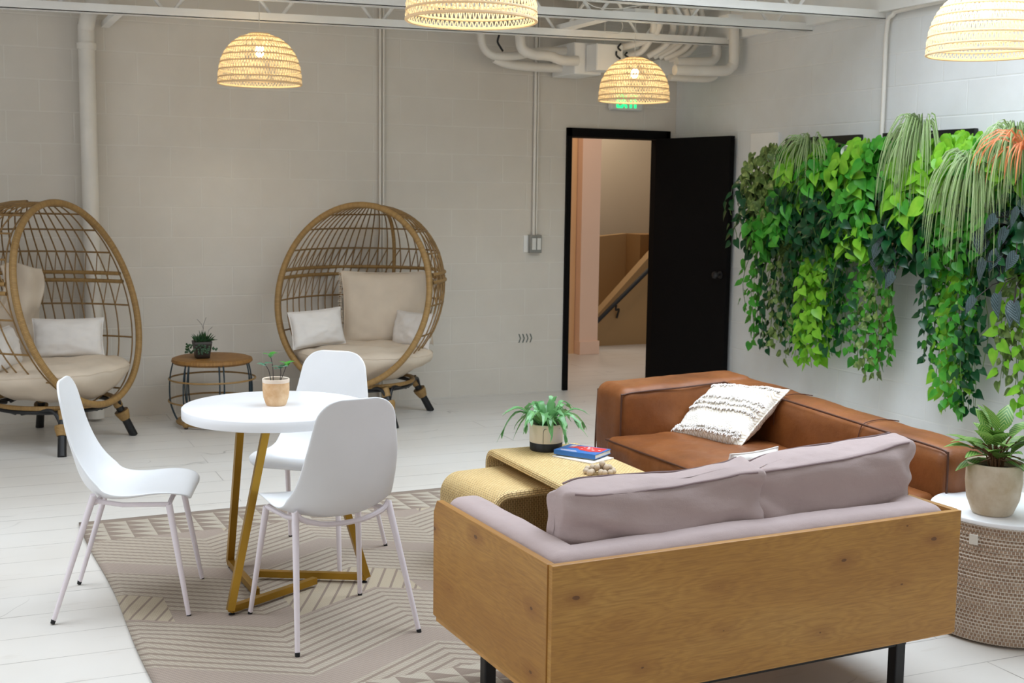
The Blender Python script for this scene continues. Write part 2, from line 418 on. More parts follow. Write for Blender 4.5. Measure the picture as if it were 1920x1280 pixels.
def m_leaf(name, a, b, rough=.38, trans=.25, stripe=None):
    t = NT(name); co = t.coord('Object'); n1 = t.noise(co, 14, 2)
    c = t.ramp(n1, [(.3, a), (.7, b)])
    if stripe:
        uv = t.coord('UV'); sp = t.n('ShaderNodeSeparateXYZ'); t.l(uv, sp.inputs[0])
        if stripe[1] == 'edge':
            k = t.ramp(t.math('ABSOLUTE', t.math('SUBTRACT', sp.outputs[0], .5)), [(.2, B1), (.3, W1)])
        elif stripe[1] == 'vein':
            k = t.ramp(t.math('FRACT', t.math('ADD', t.math('MULTIPLY', sp.outputs[1], 7), t.math('MULTIPLY', t.math('ABSOLUTE', t.math('SUBTRACT', sp.outputs[0], .5)), 6))), [(.45, B1), (.6, W1), (.8, W1), (.95, B1)])
        else:
            k = t.ramp(t.noise(co, 34, 3), [(.5, B1), (.6, W1)])
        c = t.mix(t.math('MULTIPLY', k, .5 if stripe[1] == 'vein' else .8), c, stripe[0])
    b_ = t.b; t.out(c, rough)
    if trans:
        tr = t.n('ShaderNodeBsdfTranslucent'); t.l(c, tr.inputs[0]); mx = t.n('ShaderNodeMixShader'); mx.inputs[0].default_value = trans
        o = t.t.nodes['Material Output']; t.l(b_.outputs[0], mx.inputs[1]); t.l(tr.outputs[0], mx.inputs[2]); t.l(mx.outputs[0], o.inputs[0])
    return t.m
M['leaf_lime'] = m_leaf('leaf_lime', lin(104, 176, 34), lin(150, 206, 60), trans=.35)
M['leaf_mid'] = m_leaf('leaf_mid', lin(44, 130, 34), lin(84, 164, 48))
M['leaf_dark'] = m_leaf('leaf_dark', lin(16, 62, 34), lin(28, 86, 44), .28)
M['leaf_olive'] = m_leaf('leaf_olive', lin(78, 104, 50), lin(112, 136, 70), stripe=(lin(150, 172, 96), 'spot'))
M['leaf_varieg'] = m_leaf('leaf_varieg', lin(70, 124, 48), lin(98, 148, 60), stripe=(lin(198, 206, 124), 'vein'))
M['leaf_silver'] = m_leaf('leaf_silver', lin(30, 48, 46), lin(48, 66, 66), .4, .1, stripe=(lin(120, 136, 142), 'vein'))
M['leaf_grass'] = m_leaf('leaf_grass', lin(96, 132, 66), lin(126, 158, 88), stripe=(lin(196, 208, 160), 'edge'))
M['leaf_copper'] = m_leaf('leaf_copper', lin(200, 110, 60), lin(232, 150, 100))
M['leaf_fern'] = m_leaf('leaf_fern', lin(86, 142, 84), lin(122, 176, 112), .3)
M['leaf_deep'] = m_leaf('leaf_deep', lin(34, 66, 36), lin(52, 92, 50))
M['leaf_blue'] = m_leaf('leaf_blue', lin(70, 124, 98), lin(100, 150, 120))

# rug pattern: woven bands, zigzag stripes, triangle borders
def m_rug():
    t = NT('flatweave_rug'); tc = t.n('ShaderNodeTexCoord'); sp = t.n('ShaderNodeSeparateXYZ'); t.l(tc.outputs['UV'], sp.inputs[0])
    m = t.math; u, v = sp.outputs[0], sp.outputs[1]
    tri = m('PINGPONG', u, .47)
    p = m('ADD', v, m('MULTIPLY', tri, .62))
    st = m('FRACT', m('DIVIDE', p, .050))
    weave = m('LESS_THAN', st, .68)
    dash = m('LESS_THAN', m('FRACT', m('DIVIDE', m('ADD', u, m('MULTIPLY', v, .6)), .016)), .55)
    band = m('FRACT', m('DIVIDE', p, .62))
    solid = m('LESS_THAN', band, .24)                       # bands without stripes
    st2 = m('LESS_THAN', m('FRACT', m('DIVIDE', m('SUBTRACT', u, m('MULTIPLY', v, .5)), .055)), .8)
    wide = m('MULTIPLY', m('LESS_THAN', m('PINGPONG', m('ADD', u, .1), .47), .26), m('LESS_THAN', m('ABSOLUTE', m('SUBTRACT', m('FRACT', m('DIVIDE', p, 1.24)), .13)), .115))
    border = m('GREATER_THAN', m('ABSOLUTE', m('SUBTRACT', v, 1.35)), .98)
    border2 = m('GREATER_THAN', m('ABSOLUTE', m('SUBTRACT', v, 1.35)), 1.28)
    fu, fv = m('FRACT', m('DIVIDE', u, .10)), m('FRACT', m('DIVIDE', v, .075))
    tri2 = m('GREATER_THAN', m('ADD', fu, fv), 1.0)
    co = t.coord('UV'); n1 = t.noise(co, 3, 3); n2 = t.noise(co, 260, 2, .7)
    taupe = t.mix(n1, lin(134, 120, 108), lin(152, 136, 122)); cream = t.mix(n1, lin(184, 172, 154), lin(200, 190, 172))
    pink = t.mix(n1, lin(154, 138, 127), lin(168, 151, 140))
    inner = t.mix(m('MULTIPLY', weave, m('ADD', .55, m('MULTIPLY', dash, .35))), taupe, cream)
    inner = t.mix(solid, inner, t.mix(m('MULTIPLY', dash, .3), pink, cream))
    inner = t.mix(wide, inner, t.mix(st2, taupe, lin(190, 176, 152)))
    brd = t.mix(tri2, taupe, lin(190, 180, 163))
    c = t.mix(border, inner, brd); c = t.mix(border2, c, taupe)
    c = t.mix(m('MULTIPLY', n2, .30), c, lin(128, 110, 98))
    bk = t.n('ShaderNodeTexBrick'); t.l(tc.outputs['UV'], bk.inputs['Vector']); bk.inputs['Scale'].default_value = 1
    bk.inputs['Brick Width'].default_value = .012; bk.inputs['Row Height'].default_value = .0065; bk.inputs['Mortar Size'].default_value = .0012
    bk.inputs['Mortar Smooth'].default_value = .6
    c = t.mix(m('MULTIPLY', bk.outputs['Fac'], .35), c, lin(120, 104, 92))
    nm = t.bump(m('SUBTRACT', m('MULTIPLY', weave, .5), bk.outputs['Fac']), .5, .003)
    return t.out(c, .95, nm)
M['rug'] = m_rug()

# ------------------------------------------------------------------ the room
XR, YB, ZC = 5.42, 8.68, 3.05
struct(MB().box((2.5, 5, -.1), (11.5, 16, .2)).build('floor', M['floor'], smooth=False))
mb = MB()
mb.box(((-3+4.433)/2, YB+.1, ZC/2), (7.433, .2, ZC)); mb.box(((4.433+5.362)/2, YB+.1, (2.055+ZC)/2), (5.362-4.433, .2, ZC-2.055))
mb.box(((5.362+XR+.2)/2, YB+.1, ZC/2), (XR+.2-5.362, .2, ZC))
struct(mb.build('wall_back', M['block_x'], smooth=False))
struct(MB().box((XR+.1, (YB-3)/2-.001, ZC/2), (.2, YB+2.998, ZC)).build('wall_right', M['block_y'], smooth=False))
# left wall with a window, rear wall with a window
mb = MB(); mb.box((-3.1, -1.0, ZC/2), (.2, 4.0, ZC)); mb.box((-3.1, 7.34, ZC/2), (.2, 2.68, ZC))
mb.box((-3.1, 3.5, .25), (.2, 5.0, .5)); mb.box((-3.1, 3.5, 2.875), (.2, 5.0, .35))
struct(mb.build('wall_left', M['block_y'], smooth=False))
mb = MB(); mb.box((-2.5, -3.1, ZC/2), (1.0, .2, ZC)); mb.box((4.71, -3.1, ZC/2), (1.42, .2, ZC))
mb.box((1.0, -3.1, .3), (6.0, .2, .6)); mb.box((1.0, -3.1, 2.925), (6.0, .2, .25))
struct(mb.build('wall_front', M['block_x'], smooth=False))
# ceiling deck, corrugated, with the two roof lights
def rect(mb, x0, x1, y0, y1): mb.box(((x0+x1)/2, (y0+y1)/2, ZC+.075), (x1-x0, y1-y0, .15))
mb = MB(); rect(mb, -3, XR, 6.0, YB); rect(mb, -3, XR, -3, 3.1); rect(mb, -3, -1.6, 3.1, 6.0); rect(mb, .8, 1.9, 3.1, 6.0); rect(mb, 5.0, XR, 3.1, 6.0)
rect(mb, 1.9, 5.0, 5.7, 6.0); rect(mb, -1.6, .8, 3.1, 4.1); mb.box((3.4, 4.42, ZC+.03), (3.3, .08, .08))
for k in range(26): mb.box((-2.9+k*.33, 7.36, ZC-.02), (.12, 2.6, .04))
struct(mb.build('ceiling', M['paint_steel'], smooth=False))
# light steel angle along the top of the right wall
struct(MB().box((XR-.03, 6.2, 2.86), (.06, 4.95, .33)).build('trim_1', M['paint_steel'], smooth=False, bevel=.004))
# door: frame and the open leaf
struct(MB().box((4.454, YB-.01+.10, 1.0265), (.043, .23, 2.053)).box((5.34, YB+.09, 1.0265), (.043, .23, 2.053))
       .box((4.8975, YB+.09, 2.0205), (.93, .23, .068)).build('trim_2', M['black_door'], smooth=False, bevel=.003))
door = bpy.data.objects.new('door_1', None); C.objects.link(door); struct(door)
hx, hy = 5.285, YB-.03; ex, ey = 5.565, 8.09
ang = math.atan2(8.02-hy, 5.385-hx+.0)
door.location = (hx-.05, hy-.01, 0)
# leaf swings out into the room and stands nearly parallel to the right wall
ldir = Vector((5.37-door.location.x, 7.80-door.location.y, 0)); LW = ldir.length
door.rotation_euler = (0, 0, math.atan2(ldir.y, ldir.x))
MB().box((LW/2, 0, 1.005), (LW, .045, 1.97)).build('door_leaf', M['black_door'], door, smooth=False, bevel=.003)
kb = MB(); kb.lathe([(.001, 0), (.028, 0), (.028, .006), (.011, .01), (.010, .035), (.02, .04), (.028, .052), (.026, .066), (.012, .074), (.001, .075)], 20)
kb.xf(Matrix.Translation((LW-.06, -.022, .955)) @ Matrix.Rotation(PI/2, 4, 'X'))
k2 = MB(); k2.lathe([(.001, 0), (.028, 0), (.028, .006), (.011, .01), (.010, .035), (.02, .04), (.028, .052), (.026, .066), (.012, .074), (.001, .075)], 20)
k2.xf(Matrix.Translation((LW-.06, .022, .955)) @ Matrix.Rotation(-PI/2, 4, 'X'))
kb.add(k2.v, k2.f, k2.uv).build('door_knob', M['black'], door)

# corridor beyond the door
struct(MB().box((4.6, 10.72, 1.6), (1.95, .1, 3.2)).build('wall_corridor_left', M['orange_wall'], smooth=False))
struct(MB().box((5.68, 10.66, 1.6), (.2, .18, 3.2)).build('trim_3', M['pink_wall'], smooth=False))
struct(MB().box((5.685, 10.655, .065), (.215, .21, .13)).build('baseboard_1', M['pink_wall'], smooth=False, bevel=.004))
struct(MB().box((7.0, 12.6, 1.6), (5.0, .1, 3.2)).build('wall_corridor_back', M['grey_wall'], smooth=False))
a0, a1 = at(1105, 607, Y=11.12), at(1221, 477, Y=11.12); sl = (a1.z-a0.z)/(a1.x-a0.x)
xa, xb = a0.x-.6, a1.x+1.2
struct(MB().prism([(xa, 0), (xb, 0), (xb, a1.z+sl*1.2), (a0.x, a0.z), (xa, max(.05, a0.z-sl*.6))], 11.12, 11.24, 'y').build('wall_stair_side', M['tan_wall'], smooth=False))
b0, b1 = at(1111, 447, Y=12.0), at(1166, 437, Y=12.0); b2 = at(1221, 438, Y=12.0)
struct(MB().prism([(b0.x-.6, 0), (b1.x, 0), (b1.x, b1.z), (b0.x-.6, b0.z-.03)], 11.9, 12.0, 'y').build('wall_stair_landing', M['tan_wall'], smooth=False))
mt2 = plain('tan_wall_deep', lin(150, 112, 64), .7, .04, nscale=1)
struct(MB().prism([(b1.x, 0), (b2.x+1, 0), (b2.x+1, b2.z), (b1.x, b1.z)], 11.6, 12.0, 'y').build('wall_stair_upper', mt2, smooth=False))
struct(MB().box((2.0, 9.8, 1.6), (.1, 1.9, 3.2)).build('wall_corridor_end', M['orange_wall'], smooth=False))
struct(MB().box((8.2, 10.7, 1.6), (.1, 3.9, 3.2)).build('wall_corridor_right', M['grey_wall'], smooth=False))
struct(MB().box((5.2, 10.75, 3.25), (6.5, 3.75, .1)).build('ceiling_corridor', M['grey_wall'], smooth=False))
h0, h1 = at(1100, 622, Y=11.02), at(1225, 497, Y=11.02)
hr = thing('handrail', 'black handrail sloping up the stair wall beyond the doorway', 'handrail', h0)
dd = h1-h0
MB().tube([(0, 0, 0), dd*1.4], .022, 10).build('rail', M['black'], hr)
bp = at(1157, 572, Y=11.02)-h0
MB().tube(smoothpts([bp+Vector((-.01, 0, .0)), bp+Vector((0, .02, -.05)), bp+Vector((.05, .05, -.05)), bp+Vector((.05, .09, -.14))]), .011, 8).build('bracket', M['black'], hr)

# ------------------------------------------------------------------ roof trusses, pipes, wall fittings
def truss(label, x0, z0, z1, y, phase, off=0):
    t = thing('roof_truss', label, 'roof truss', (x0, y, z0), group=None)
    L = XR-x0; rise = z1-z0
    def zz(x): return rise*x/L
    for dy in (-.026, .026):
        mb = MB(); s = 1 if dy > 0 else -1
        mb.prism([(0, 0), (L, rise), (L, rise+.052), (0, .052)], dy+s*.012, dy+s*.017, 'y')
        mb.prism([(0, 0), (L, rise), (L, rise+.005), (0, .005)], dy-s*.012, dy+s*.017, 'y')
        mb.build('lower_chord', M['paint_steel'], t, smooth=False)
    x = phase
    while x < L-.1:
        for sx in (-1, 1):
            xx = x+sx*.30
            if 0 < xx < L:
                MB().tube([(x+sx*.015, 0, zz(x)+.02), (xx, 0, zz(x)+.38)], .011, 8).build('web_rod', M['paint_steel'], t)
        x += .668
    MB().box((L/2, 0, .30+rise/2+.08), (L, .06, .05)).build('upper_chord', M['paint_steel'], t, smooth=False)
    return t
truss('white steel roof truss nearest the back wall, running behind the pipes', -1.0, 2.545, 2.66, 7.95, .315)
truss('white steel roof truss in the middle of the three, ending left of the wall conduit', -1.0, 2.545, 2.662, 7.02, .1)
truss('white steel roof truss nearest the camera, meeting the right wall beside the conduit', -1.0, 2.545, 2.657, 6.30, .4)
br = thing('ceiling_brace', 'white steel brace crossing from the back wall to the rear truss at upper left', 'brace', (1.03, 8.3, 2.60))
MB().box((.0, 0, 0), (.05, .72, .035)).build('angle', M['paint_steel'], br, smooth=False)
br2 = thing('ceiling_brace', 'white flat steel brace between the trusses left of the flexible conduits', 'brace', (4.02, 7.5, 2.70))
MB().box((.0, 0, 0), (.09, .95, .035)).build('angle', M['paint_steel'], br2, smooth=False)

def pipe(label, pts, r, name='ceiling_pipe', cat='pipe', n=8, mat='paint_pipe', collar=None):
    P = [Vector(p) for p in pts]; o = thing(name, label, cat, P[0])
    MB().tube([p-P[0] for p in smoothpts(P, n)], r, 14).build('pipe', M[mat], o)
    if collar:
        for i in collar:
            a = P[i]-P[0]; d = (P[min(i+1, len(P)-1)]-P[max(i-1, 0)]).normalized()
            MB().tube([a-d*.02, a+d*.02], r*1.18, 14).build('collar', M[mat], o)
    return o
def pp(l, Ys):
    if not isinstance(Ys, (list, tuple)): Ys = [Ys]*len(l)
    return [at(u, v, Y=y) for (u, v), y in zip(l, Ys)]
pipe('thick white vertical drain pipe on the back wall behind the left egg chair',
     [(1.10, 7.7, 2.80), (1.0, 8.1, 2.74), (.93, 8.45, 2.68), (.905, 8.57, 2.58), (.903, 8.585, 2.45), (.903, 8.585, 1.2), (.903, 8.585, .02)], .052, 'drain_pipe', n=8, collar=[4])
pipe('white pipe dropping left of the junction box and running into it', pp([(901, 40), (902, 70), (908, 90), (925, 104), (963, 105), (1010, 97), (1078, 95)], 8.42), .030)
pipe('thick white pipe bending down under the truss into the junction box', pp([(974, 20), (975, 70), (980, 92), (1000, 102), (1030, 105), (1054, 113), (1083, 114)], 8.25), .036)
pipe('lowest white pipe on the left curving towards the junction box', pp([(926, 109), (954, 120), (1010, 126), (1070, 128)], 8.5), .034)
pipe('white pipe right of the pendant turning up into the ceiling', pp([(1268, 116), (1325, 116), (1340, 110), (1344, 98), (1344, 75)], 7.98), .034)
pipe('white pipe at the far right of the pipe cluster turning up at the wall corner', pp([(1265, 131), (1350, 133), (1370, 127), (1376, 112), (1376, 50)], 7.74), .038)
pipe('lowest white pipe on the right below the junction box', pp([(1255, 145), (1322, 148), (1342, 142)], 7.98), .026)
flex = [
 ([(1150, 92), (1185, 84), (1212, 74), (1226, 52), (1222, 14)], .026, 'white flexible conduit bending up, first from the left over the pendant'),
 ([(1172, 103), (1200, 98), (1219, 76), (1236, 50), (1238, 12)], .022, 'white flexible conduit bending up, second from the left over the pendant'),
 ([(1215, 105), (1248, 84), (1262, 52), (1254, 14)], .024, 'white flexible conduit bending up, third from the left over the pendant'),
 ([(1226, 107), (1262, 84), (1278, 52), (1268, 14)], .021, 'white flexible conduit bending up, fourth from the left over the pendant'),
 ([(1236, 108), (1274, 84), (1294, 52), (1284, 14)], .021, 'white flexible conduit bending up, third from the right over the pendant'),
 ([(1246, 110), (1284, 92), (1306, 54), (1298, 14)], .022, 'white flexible conduit bending up, second from the right over the pendant'),
 ([(1254, 113), (1294, 96), (1318, 54), (1312, 14)], .024, 'white flexible conduit bending up, rightmost over the pendant')]
for i, (l, r, lab) in enumerate(flex):
    Y = [8.2-.1*k for k in range(len(l))]; Y = [y-.025*(i % 3) for y in Y]
    o = pipe(lab, pp(l, Y), r, 'flexible_conduit', 'conduit', n=8)
    o['group'] = 'flexible conduits over the right-hand back pendant'
for l, lab in (([(1135, 90), (1160, 88), (1195, 84)], 'short white pipe stub entering the junction box from the right, upper one'),
               ([(1128, 107), (1158, 106), (1180, 104)], 'short white pipe stub entering the junction box from the right, lower one')):
    pipe(lab, pp(l, 8.28), .030, 'pipe_stub')
def jbox(u0, v0, u1, v1, Y, dep, label):
    a, b = at(u0, v1, Y=Y), at(u1, v0, Y=Y); c = (a+b)/2
    o = thing('junction_box', label, 'junction box', (c.x, c.y+dep/2, a.z))
    w_, h_ = b.x-a.x, b.z-a.z
    MB().box((0, 0, h_/2), (w_, dep, h_)).build('box', M['paint_steel'], o, smooth=False, bevel=.004)
    MB().tube([(0, 0, h_), (0, 0, ZC-a.z)], .005, 6).build('hanger_rod', M['paint_pipe'], o)
    MB().box((0, -dep/2-.004, h_/2), (w_*.97, .006, h_*.96)).build('cover', M['paint_steel'], o, smooth=False, bevel=.002)
jbox(1076, 82, 1128, 138, 8.28, .36, 'white sheet metal junction box left of the pendant among the pipes')
jbox(1118, 84, 1168, 131, 8.10, .16, 'small white cover box lit warm by the pendant, right of the larger box')
jbox(1236, 114, 1270, 140, 8.30, .20, 'small white junction box right of the pendant in front of the pipes')
jbox(1190, 18, 1227, 32, 7.3, .12, 'small white box sitting on the truss above the conduits')
jbox(1365, 28, 1392, 40, 7.3, .12, 'small white box on the truss near the wall corner')
for (l, lab) in (([(1164, 82), (1159, 89), (1164, 95)], 'black clamp loop on the upper conduit left of the bundle'), ([(1156, 96), (1156, 104), (1163, 110)], 'black clamp loop hanging between pipe stubs'), ([(1176, 98), (1172, 103), (1178, 107)], 'black clamp loop on the lowest conduit by the pendant top')):
    P = pp(l, 8.08); o = MB().tube([p-P[0] for p in smoothpts(P)], .007, 8).build('pipe_clamp', M['black'], loc=P[0]); tag(o, lab, 'clamp')
P = pp([(936, 65), (933, 78), (938, 88), (943, 96)], 8.5)
tag(MB().tube([p-P[0] for p in smoothpts(P)], .008, 8).build('cable', M['black'], loc=P[0]), 'short black cable hanging behind the pipes left of the junction box', 'cable')
P = pp([(1137, 61), (1160, 62), (1168, 50), (1163, 36)], 7.7)
tag(MB().tube([p-P[0] for p in smoothpts(P)], .003, 6).build('wire', M['paint_pipe'], loc=P[0]), 'thin white wire loop hanging under the truss above the pendant', 'wire')
P = pp([(1100, 4), (1120, 14), (1160, 16), (1205, 9)], 6.8)
tag(MB().tube([p-P[0] for p in smoothpts(P)], .003, 6).build('wire', M['paint_pipe'], loc=P[0]), 'thin white wire strung between trusses near the top edge', 'wire')
# conduits on walls
cpx = thing('wall_conduit', 'thin pair of white conduits running down the back wall behind the right egg chair', 'conduit', (2.915, 8.66, 0))
MB().tube([(0, 0, 0), (0, 0, 3.0)], .010, 8).build('pipe', M['paint_pipe'], cpx); MB().tube([(.026, 0, 0), (.026, 0, 3.0)], .008, 8).build('pipe', M['paint_pipe'], cpx)
cq = thing('wall_conduit', 'thin white conduit running down the back wall into the light switch', 'conduit', (4.155, 8.66, 1.23))
MB().tube([(0, 0, 0), (0, 0, 1.75)], .012, 8).build('pipe', M['paint_pipe'], cq); MB().tube([(.024, 0, 0), (.024, 0, 1.75)], .006, 8).build('pipe', M['paint_pipe'], cq)
a = at(1654, 262, X=5.395)
cr = thing('wall_conduit', 'white conduit rising from the green wall and bending along the right wall', 'conduit', (5.39, a.y, a.z-.25))
MB().tube(smoothpts([(0, 0, 0), (0, 0, .5), (0, 0, .93), (0, -.05, 1.01), (0, -.18, 1.03), (0, -1.2, 1.05)], 8), .014, 10).build('pipe', M['paint_pipe'], cr)
sw = thing('light_switch', 'metal two-gang light switch box on the back wall left of the doorway', 'light switch', (4.165, 8.66, 1.09))
MB().box((0, 0, .07), (.10, .06, .14)).build('box', M['galvanised'], sw, smooth=False, bevel=.006)
for dx in (-.02, .022): MB().box((dx, -.034, .07), (.032, .012, .09)).build('rocker', M['switch_white'], sw, smooth=False, bevel=.003)
MB().box((-.066, .02, .07), (.04, .02, .13)).build('side_plate', M['paint_steel'], sw, smooth=False, bevel=.002)
ch = thing('arrow_decal', 'four small grey chevrons pointing right low on the back wall', 'wall decal', (4.104, 8.674, .428))
for k in range(4):
    x = -.048+k*.032
    MB().prism([(x-.008, .034), (x, .034), (x+.014, 0), (x, -.034), (x-.008, -.034), (x+.006, 0)], 0, .004, 'y').build('chevron', M['grey_paint'], ch, smooth=False)
ex = thing('exit_sign', 'green lettered EXIT sign on the back wall, mostly hidden behind a pendant', 'exit sign', (4.93, 8.64, 2.20))
MB().box((0, 0, .09), (.30, .06, .18)).build('housing', M['switch_white'], ex, smooth=False, bevel=.02)
g = NT('exit_green'); g.b.inputs['Emission Color'].default_value = (0.02, .9, .25, 1); g.b.inputs['Emission Strength'].default_value = 1.6; g.b.inputs['Base Color'].default_value = (0, .5, .1, 1)
s_, hL = .016, .10
def stroke(mb, x0, z0, x1, z1):
    d = Vector((x1-x0, 0, z1-z0)); L = d.length; an = math.atan2(d.z, d.x)
    mb.box(((x0+x1)/2, -.033, (z0+z1)/2), (L, .006, s_), M=Matrix.Rotation(-an, 3, 'Y'))
for ltr, x in (('E', -.09), ('X', -.03), ('I', .03), ('T', .07)):
    m_ = MB(); zb_ = .02
    if ltr == 'E': stroke(m_, x, zb_, x, zb_+hL); [stroke(m_, x, zb_+q, x+.04, zb_+q) for q in (.006, .05, .094)]
    if ltr == 'X': stroke(m_, x-.022, zb_, x+.022, zb_+hL); stroke(m_, x-.022, zb_+hL, x+.022, zb_)
    if ltr == 'I': stroke(m_, x, zb_, x, zb_+hL)
    if ltr == 'T': stroke(m_, x, zb_, x, zb_+hL); stroke(m_, x-.024, zb_+.094, x+.024, zb_+.094)
    m_.build('letter', g.m, ex, smooth=False)
a, b = at(1410, 250, X=5.41), at(1461, 258, X=5.41)
ap = thing('access_panel', 'pale grey flat access panel on the right wall above the left end of the plants', 'access panel', (5.41, (a.y+b.y)/2, 1.2))
MB().box((0, 0, .4), (.02, abs(a.y-b.y), .8)).build('panel', M['paint_steel'], ap, smooth=False, bevel=.003)

# ------------------------------------------------------------------ pendants
wv = NT('woven_cord'); tr = wv.n('ShaderNodeBsdfTranslucent'); mx = wv.n('ShaderNodeMixShader'); mx.inputs[0].default_value = .32
wv.b.inputs['Base Color'].default_value = lin(236, 220, 186); wv.b.inputs['Roughness'].default_value = .8; tr.inputs[0].default_value = lin(240, 216, 168)
wv.l(wv.b.outputs[0], mx.inputs[1]); wv.l(tr.outputs[0], mx.inputs[2]); wv.l(mx.outputs[0], wv.t.nodes['Material Output'].inputs[0])
M['woven_cord'] = wv.m
bl = NT('bulb_glow'); bl.b.inputs['Emission Color'].default_value = (1, .82, .52, 1); bl.b.inputs['Emission Strength'].default_value = 30; M['bulb'] = bl.m
def shade_r(R, h, q): return R*(1-max(0, min(1, q))**2.5)**.5 if q < 1 else 0
def make_pendant(loc, R, label, power):
    h = R*1.22; t = thing('pendant_lamp', label, 'pendant lamp', loc, group='woven dome pendants')
    MB().tube([(0, 0, h), (0, 0, 3.0-loc[2])], .003, 6).build('cord', M['page'], t)
    tiers = 8; qs = [0, .11, .26, .41, .55, .68, .80, .90, .975]
    rings = MB(); ws = MB(); rnd = random.Random(3)
    for i, q in enumerate(qs):
        r = shade_r(R, h, q); rr = .005 if i else .007
        rings.tube([(r*math.cos(2*PI*k/64), r*math.sin(2*PI*k/64), h*q) for k in range(64)], rr, 6, closed=True)
    for i in range(len(qs)-1):
        r0, r1 = shade_r(R, h, qs[i]), shade_r(R, h, qs[i+1]); z0, z1 = h*qs[i], h*qs[i+1]
        N = max(14, int(2*PI*(r0+r1)/2/(.020 if i == 0 else .0185)))
        for k in range(N):
            a0, a1 = 2*PI*k/N, 2*PI*(k+.5)/N; a2 = 2*PI*(k+1)/N; j = rnd.uniform(-.12, .12)*2*PI/N
            wd = .0040 if i == 0 else .0044
            for (p, q2) in ((a0, a1), (a2, a1)):
                P0 = Vector((r0*math.cos(p+j), r0*math.sin(p+j), z0)); P1 = Vector((r1*math.cos(q2), r1*math.sin(q2), z1))
                mid = (P0+P1)/2; mid.xy *= 1.01; n_ = Vector((math.cos(p), math.sin(p), .3)); d = (P1-P0).cross(n_).normalized()*wd/1.6
                ws.add([P0-d, P0+d, mid+d+n_*.003, mid-d+n_*.003, P1+d, P1-d], [(0, 1, 2, 3), (3, 2, 4, 5)])
    sh = ws.build('shade', M['woven_cord'], t, merge=False, ang=0); rings.build('ring', M['woven_cord'], sh)
    MB().lathe([(.001, 0), (.05, 0), (.05, .006), (.001, .007)], 20, (0, 0, h*.975)).build('cap', M['woven_cord'], t)
    MB().lathe([(.001, 0), (.018, 0), (.02, .01), (.02, .06), (.01, .075), (.001, .076)], 14, (0, 0, h*.74)).build('socket', M['page'], t)
    MB().lathe([(.001, -.06), (.012, -.056), (.022, -.045), (.027, -.028), (.025, -.01), (.017, .008), (.013, .02), (.001, .02)], 16, (0, 0, h*.72)).build('bulb', M['bulb'], t)
    l = bpy.data.lights.new('bulb_light', 'POINT'); l.energy = power; l.color = (1, .80, .52); l.shadow_soft_size = .03
    o = bpy.data.objects.new('bulb_light', l); C.objects.link(o); o.parent = t; o.location = (0, 0, h*.72-.09)
    return t
make_pendant((1.816, 7.69, 2.19), .25, 'woven dome pendant hanging over the gap between the egg chairs', 3.6)
make_pendant((4.39, 7.58, 2.19), .242, 'woven dome pendant in front of the exit sign and pipe cluster', 3.6)
make_pendant((1.887, 4.513, 2.205), .25, 'woven dome pendant cut off by the top edge at centre', 3.6)
make_pendant((4.33, 4.335, 2.20), .25, 'woven dome pendant at the upper right in front of the right wall', 3.0)

# ------------------------------------------------------------------ rug
def fold(u, v):
    x, y = u*2.55, v*2.70
    z = .011 + .006*max(0, noise.noise(Vector((x*1.6, y*1.6, 1)))) + .008*math.exp(-((y-.98)/.12)**2-(x/.45)**2)
    return Vector((x + .007*math.sin(y*4.2+1)*max(0, 1-x) , y, z if 0 < u < 1 and 0 < v < 1 else .006))
rg = MB().grid(fold, 90, 90, uv=(2.55, 2.70)).build('area_rug', M['rug'], loc=(.567, 3.225, 0), solid=.006)
rg.rotation_euler = (0, 0, .012)
tag(rg, 'large taupe and cream flatwoven rug with zigzag stripes under the round table', 'rug')

# ------------------------------------------------------------------ white shell chairs (local: faces +y)
def chair_profile(v):
    # v 0 front lip .. 1 top of back ; returns y, z
    pts = [(.235, .422), (.218, .441), (.13, .440), (.03, .422), (-.05, .413), (-.104, .426), (-.148, .466), (-.175, .53), (-.194, .63), (-.212, .745), (-.232, .85)]
    return pts
prof = smoothpts([(0, y, z) for y, z in chair_profile(0)], 5)
def chair_shell():
    m = len(prof); L = [0]
    for i in range(1, m): L.append(L[-1]+(prof[i]-prof[i-1]).length)
    T = L[-1]; hw = [(0, .190), (.12, .206), (.30, .210), (.5, .198), (.6, .186), (.75, .172), (.9, .150), (1, .134)]
    def W(s):
        for (a, x), (b, y) in zip(hw, hw[1:]):
            if s <= b: k = (s-a)/(b-a); return x+(y-x)*k
        return hw[-1][1]
    def fn(u, v):
        l = v*T
        i = min(m-2, max(k for k in range(m) if L[k] <= l+1e-9)) if l < T else m-2
        k = (l-L[i])/(L[i+1]-L[i]); p = prof[i].lerp(prof[i+1], k)
        tg = (prof[i+1]-prof[i]).normalized(); nr = Vector((0, -tg.z, tg.y))   # towards the sitter? fixed below
        if nr.dot(Vector((0, .5, 1))) < 0: nr = -nr
        wd = W(v); rc = .075 if v > .5 else .06; d = min(l, T-l)
        if d < rc: wd -= rc*(1-math.sqrt(max(0, 1-((rc-d)/rc)**2)))
        x = (u*2-1)
        dish = .026*(1-math.exp(-v*12))*math.exp(-(max(0, v-.35)/.2)**2) + .058*math.exp(-((v-.54)/.19)**2) + .016*math.exp(-((v-.9)/.2)**2)
        q = p + nr*dish*(abs(x)**2.4) * min(1, (wd/.2)**2)
        return Vector((x*wd, q.y, q.z))
    # cluster rows near both ends
    def vv(v): return v-.5/(2*PI)*math.sin(2*PI*v)*1.0
    return MB().grid(lambda u, v: fn(u, vv(v)), 21, 56, uv=(.4, 1))
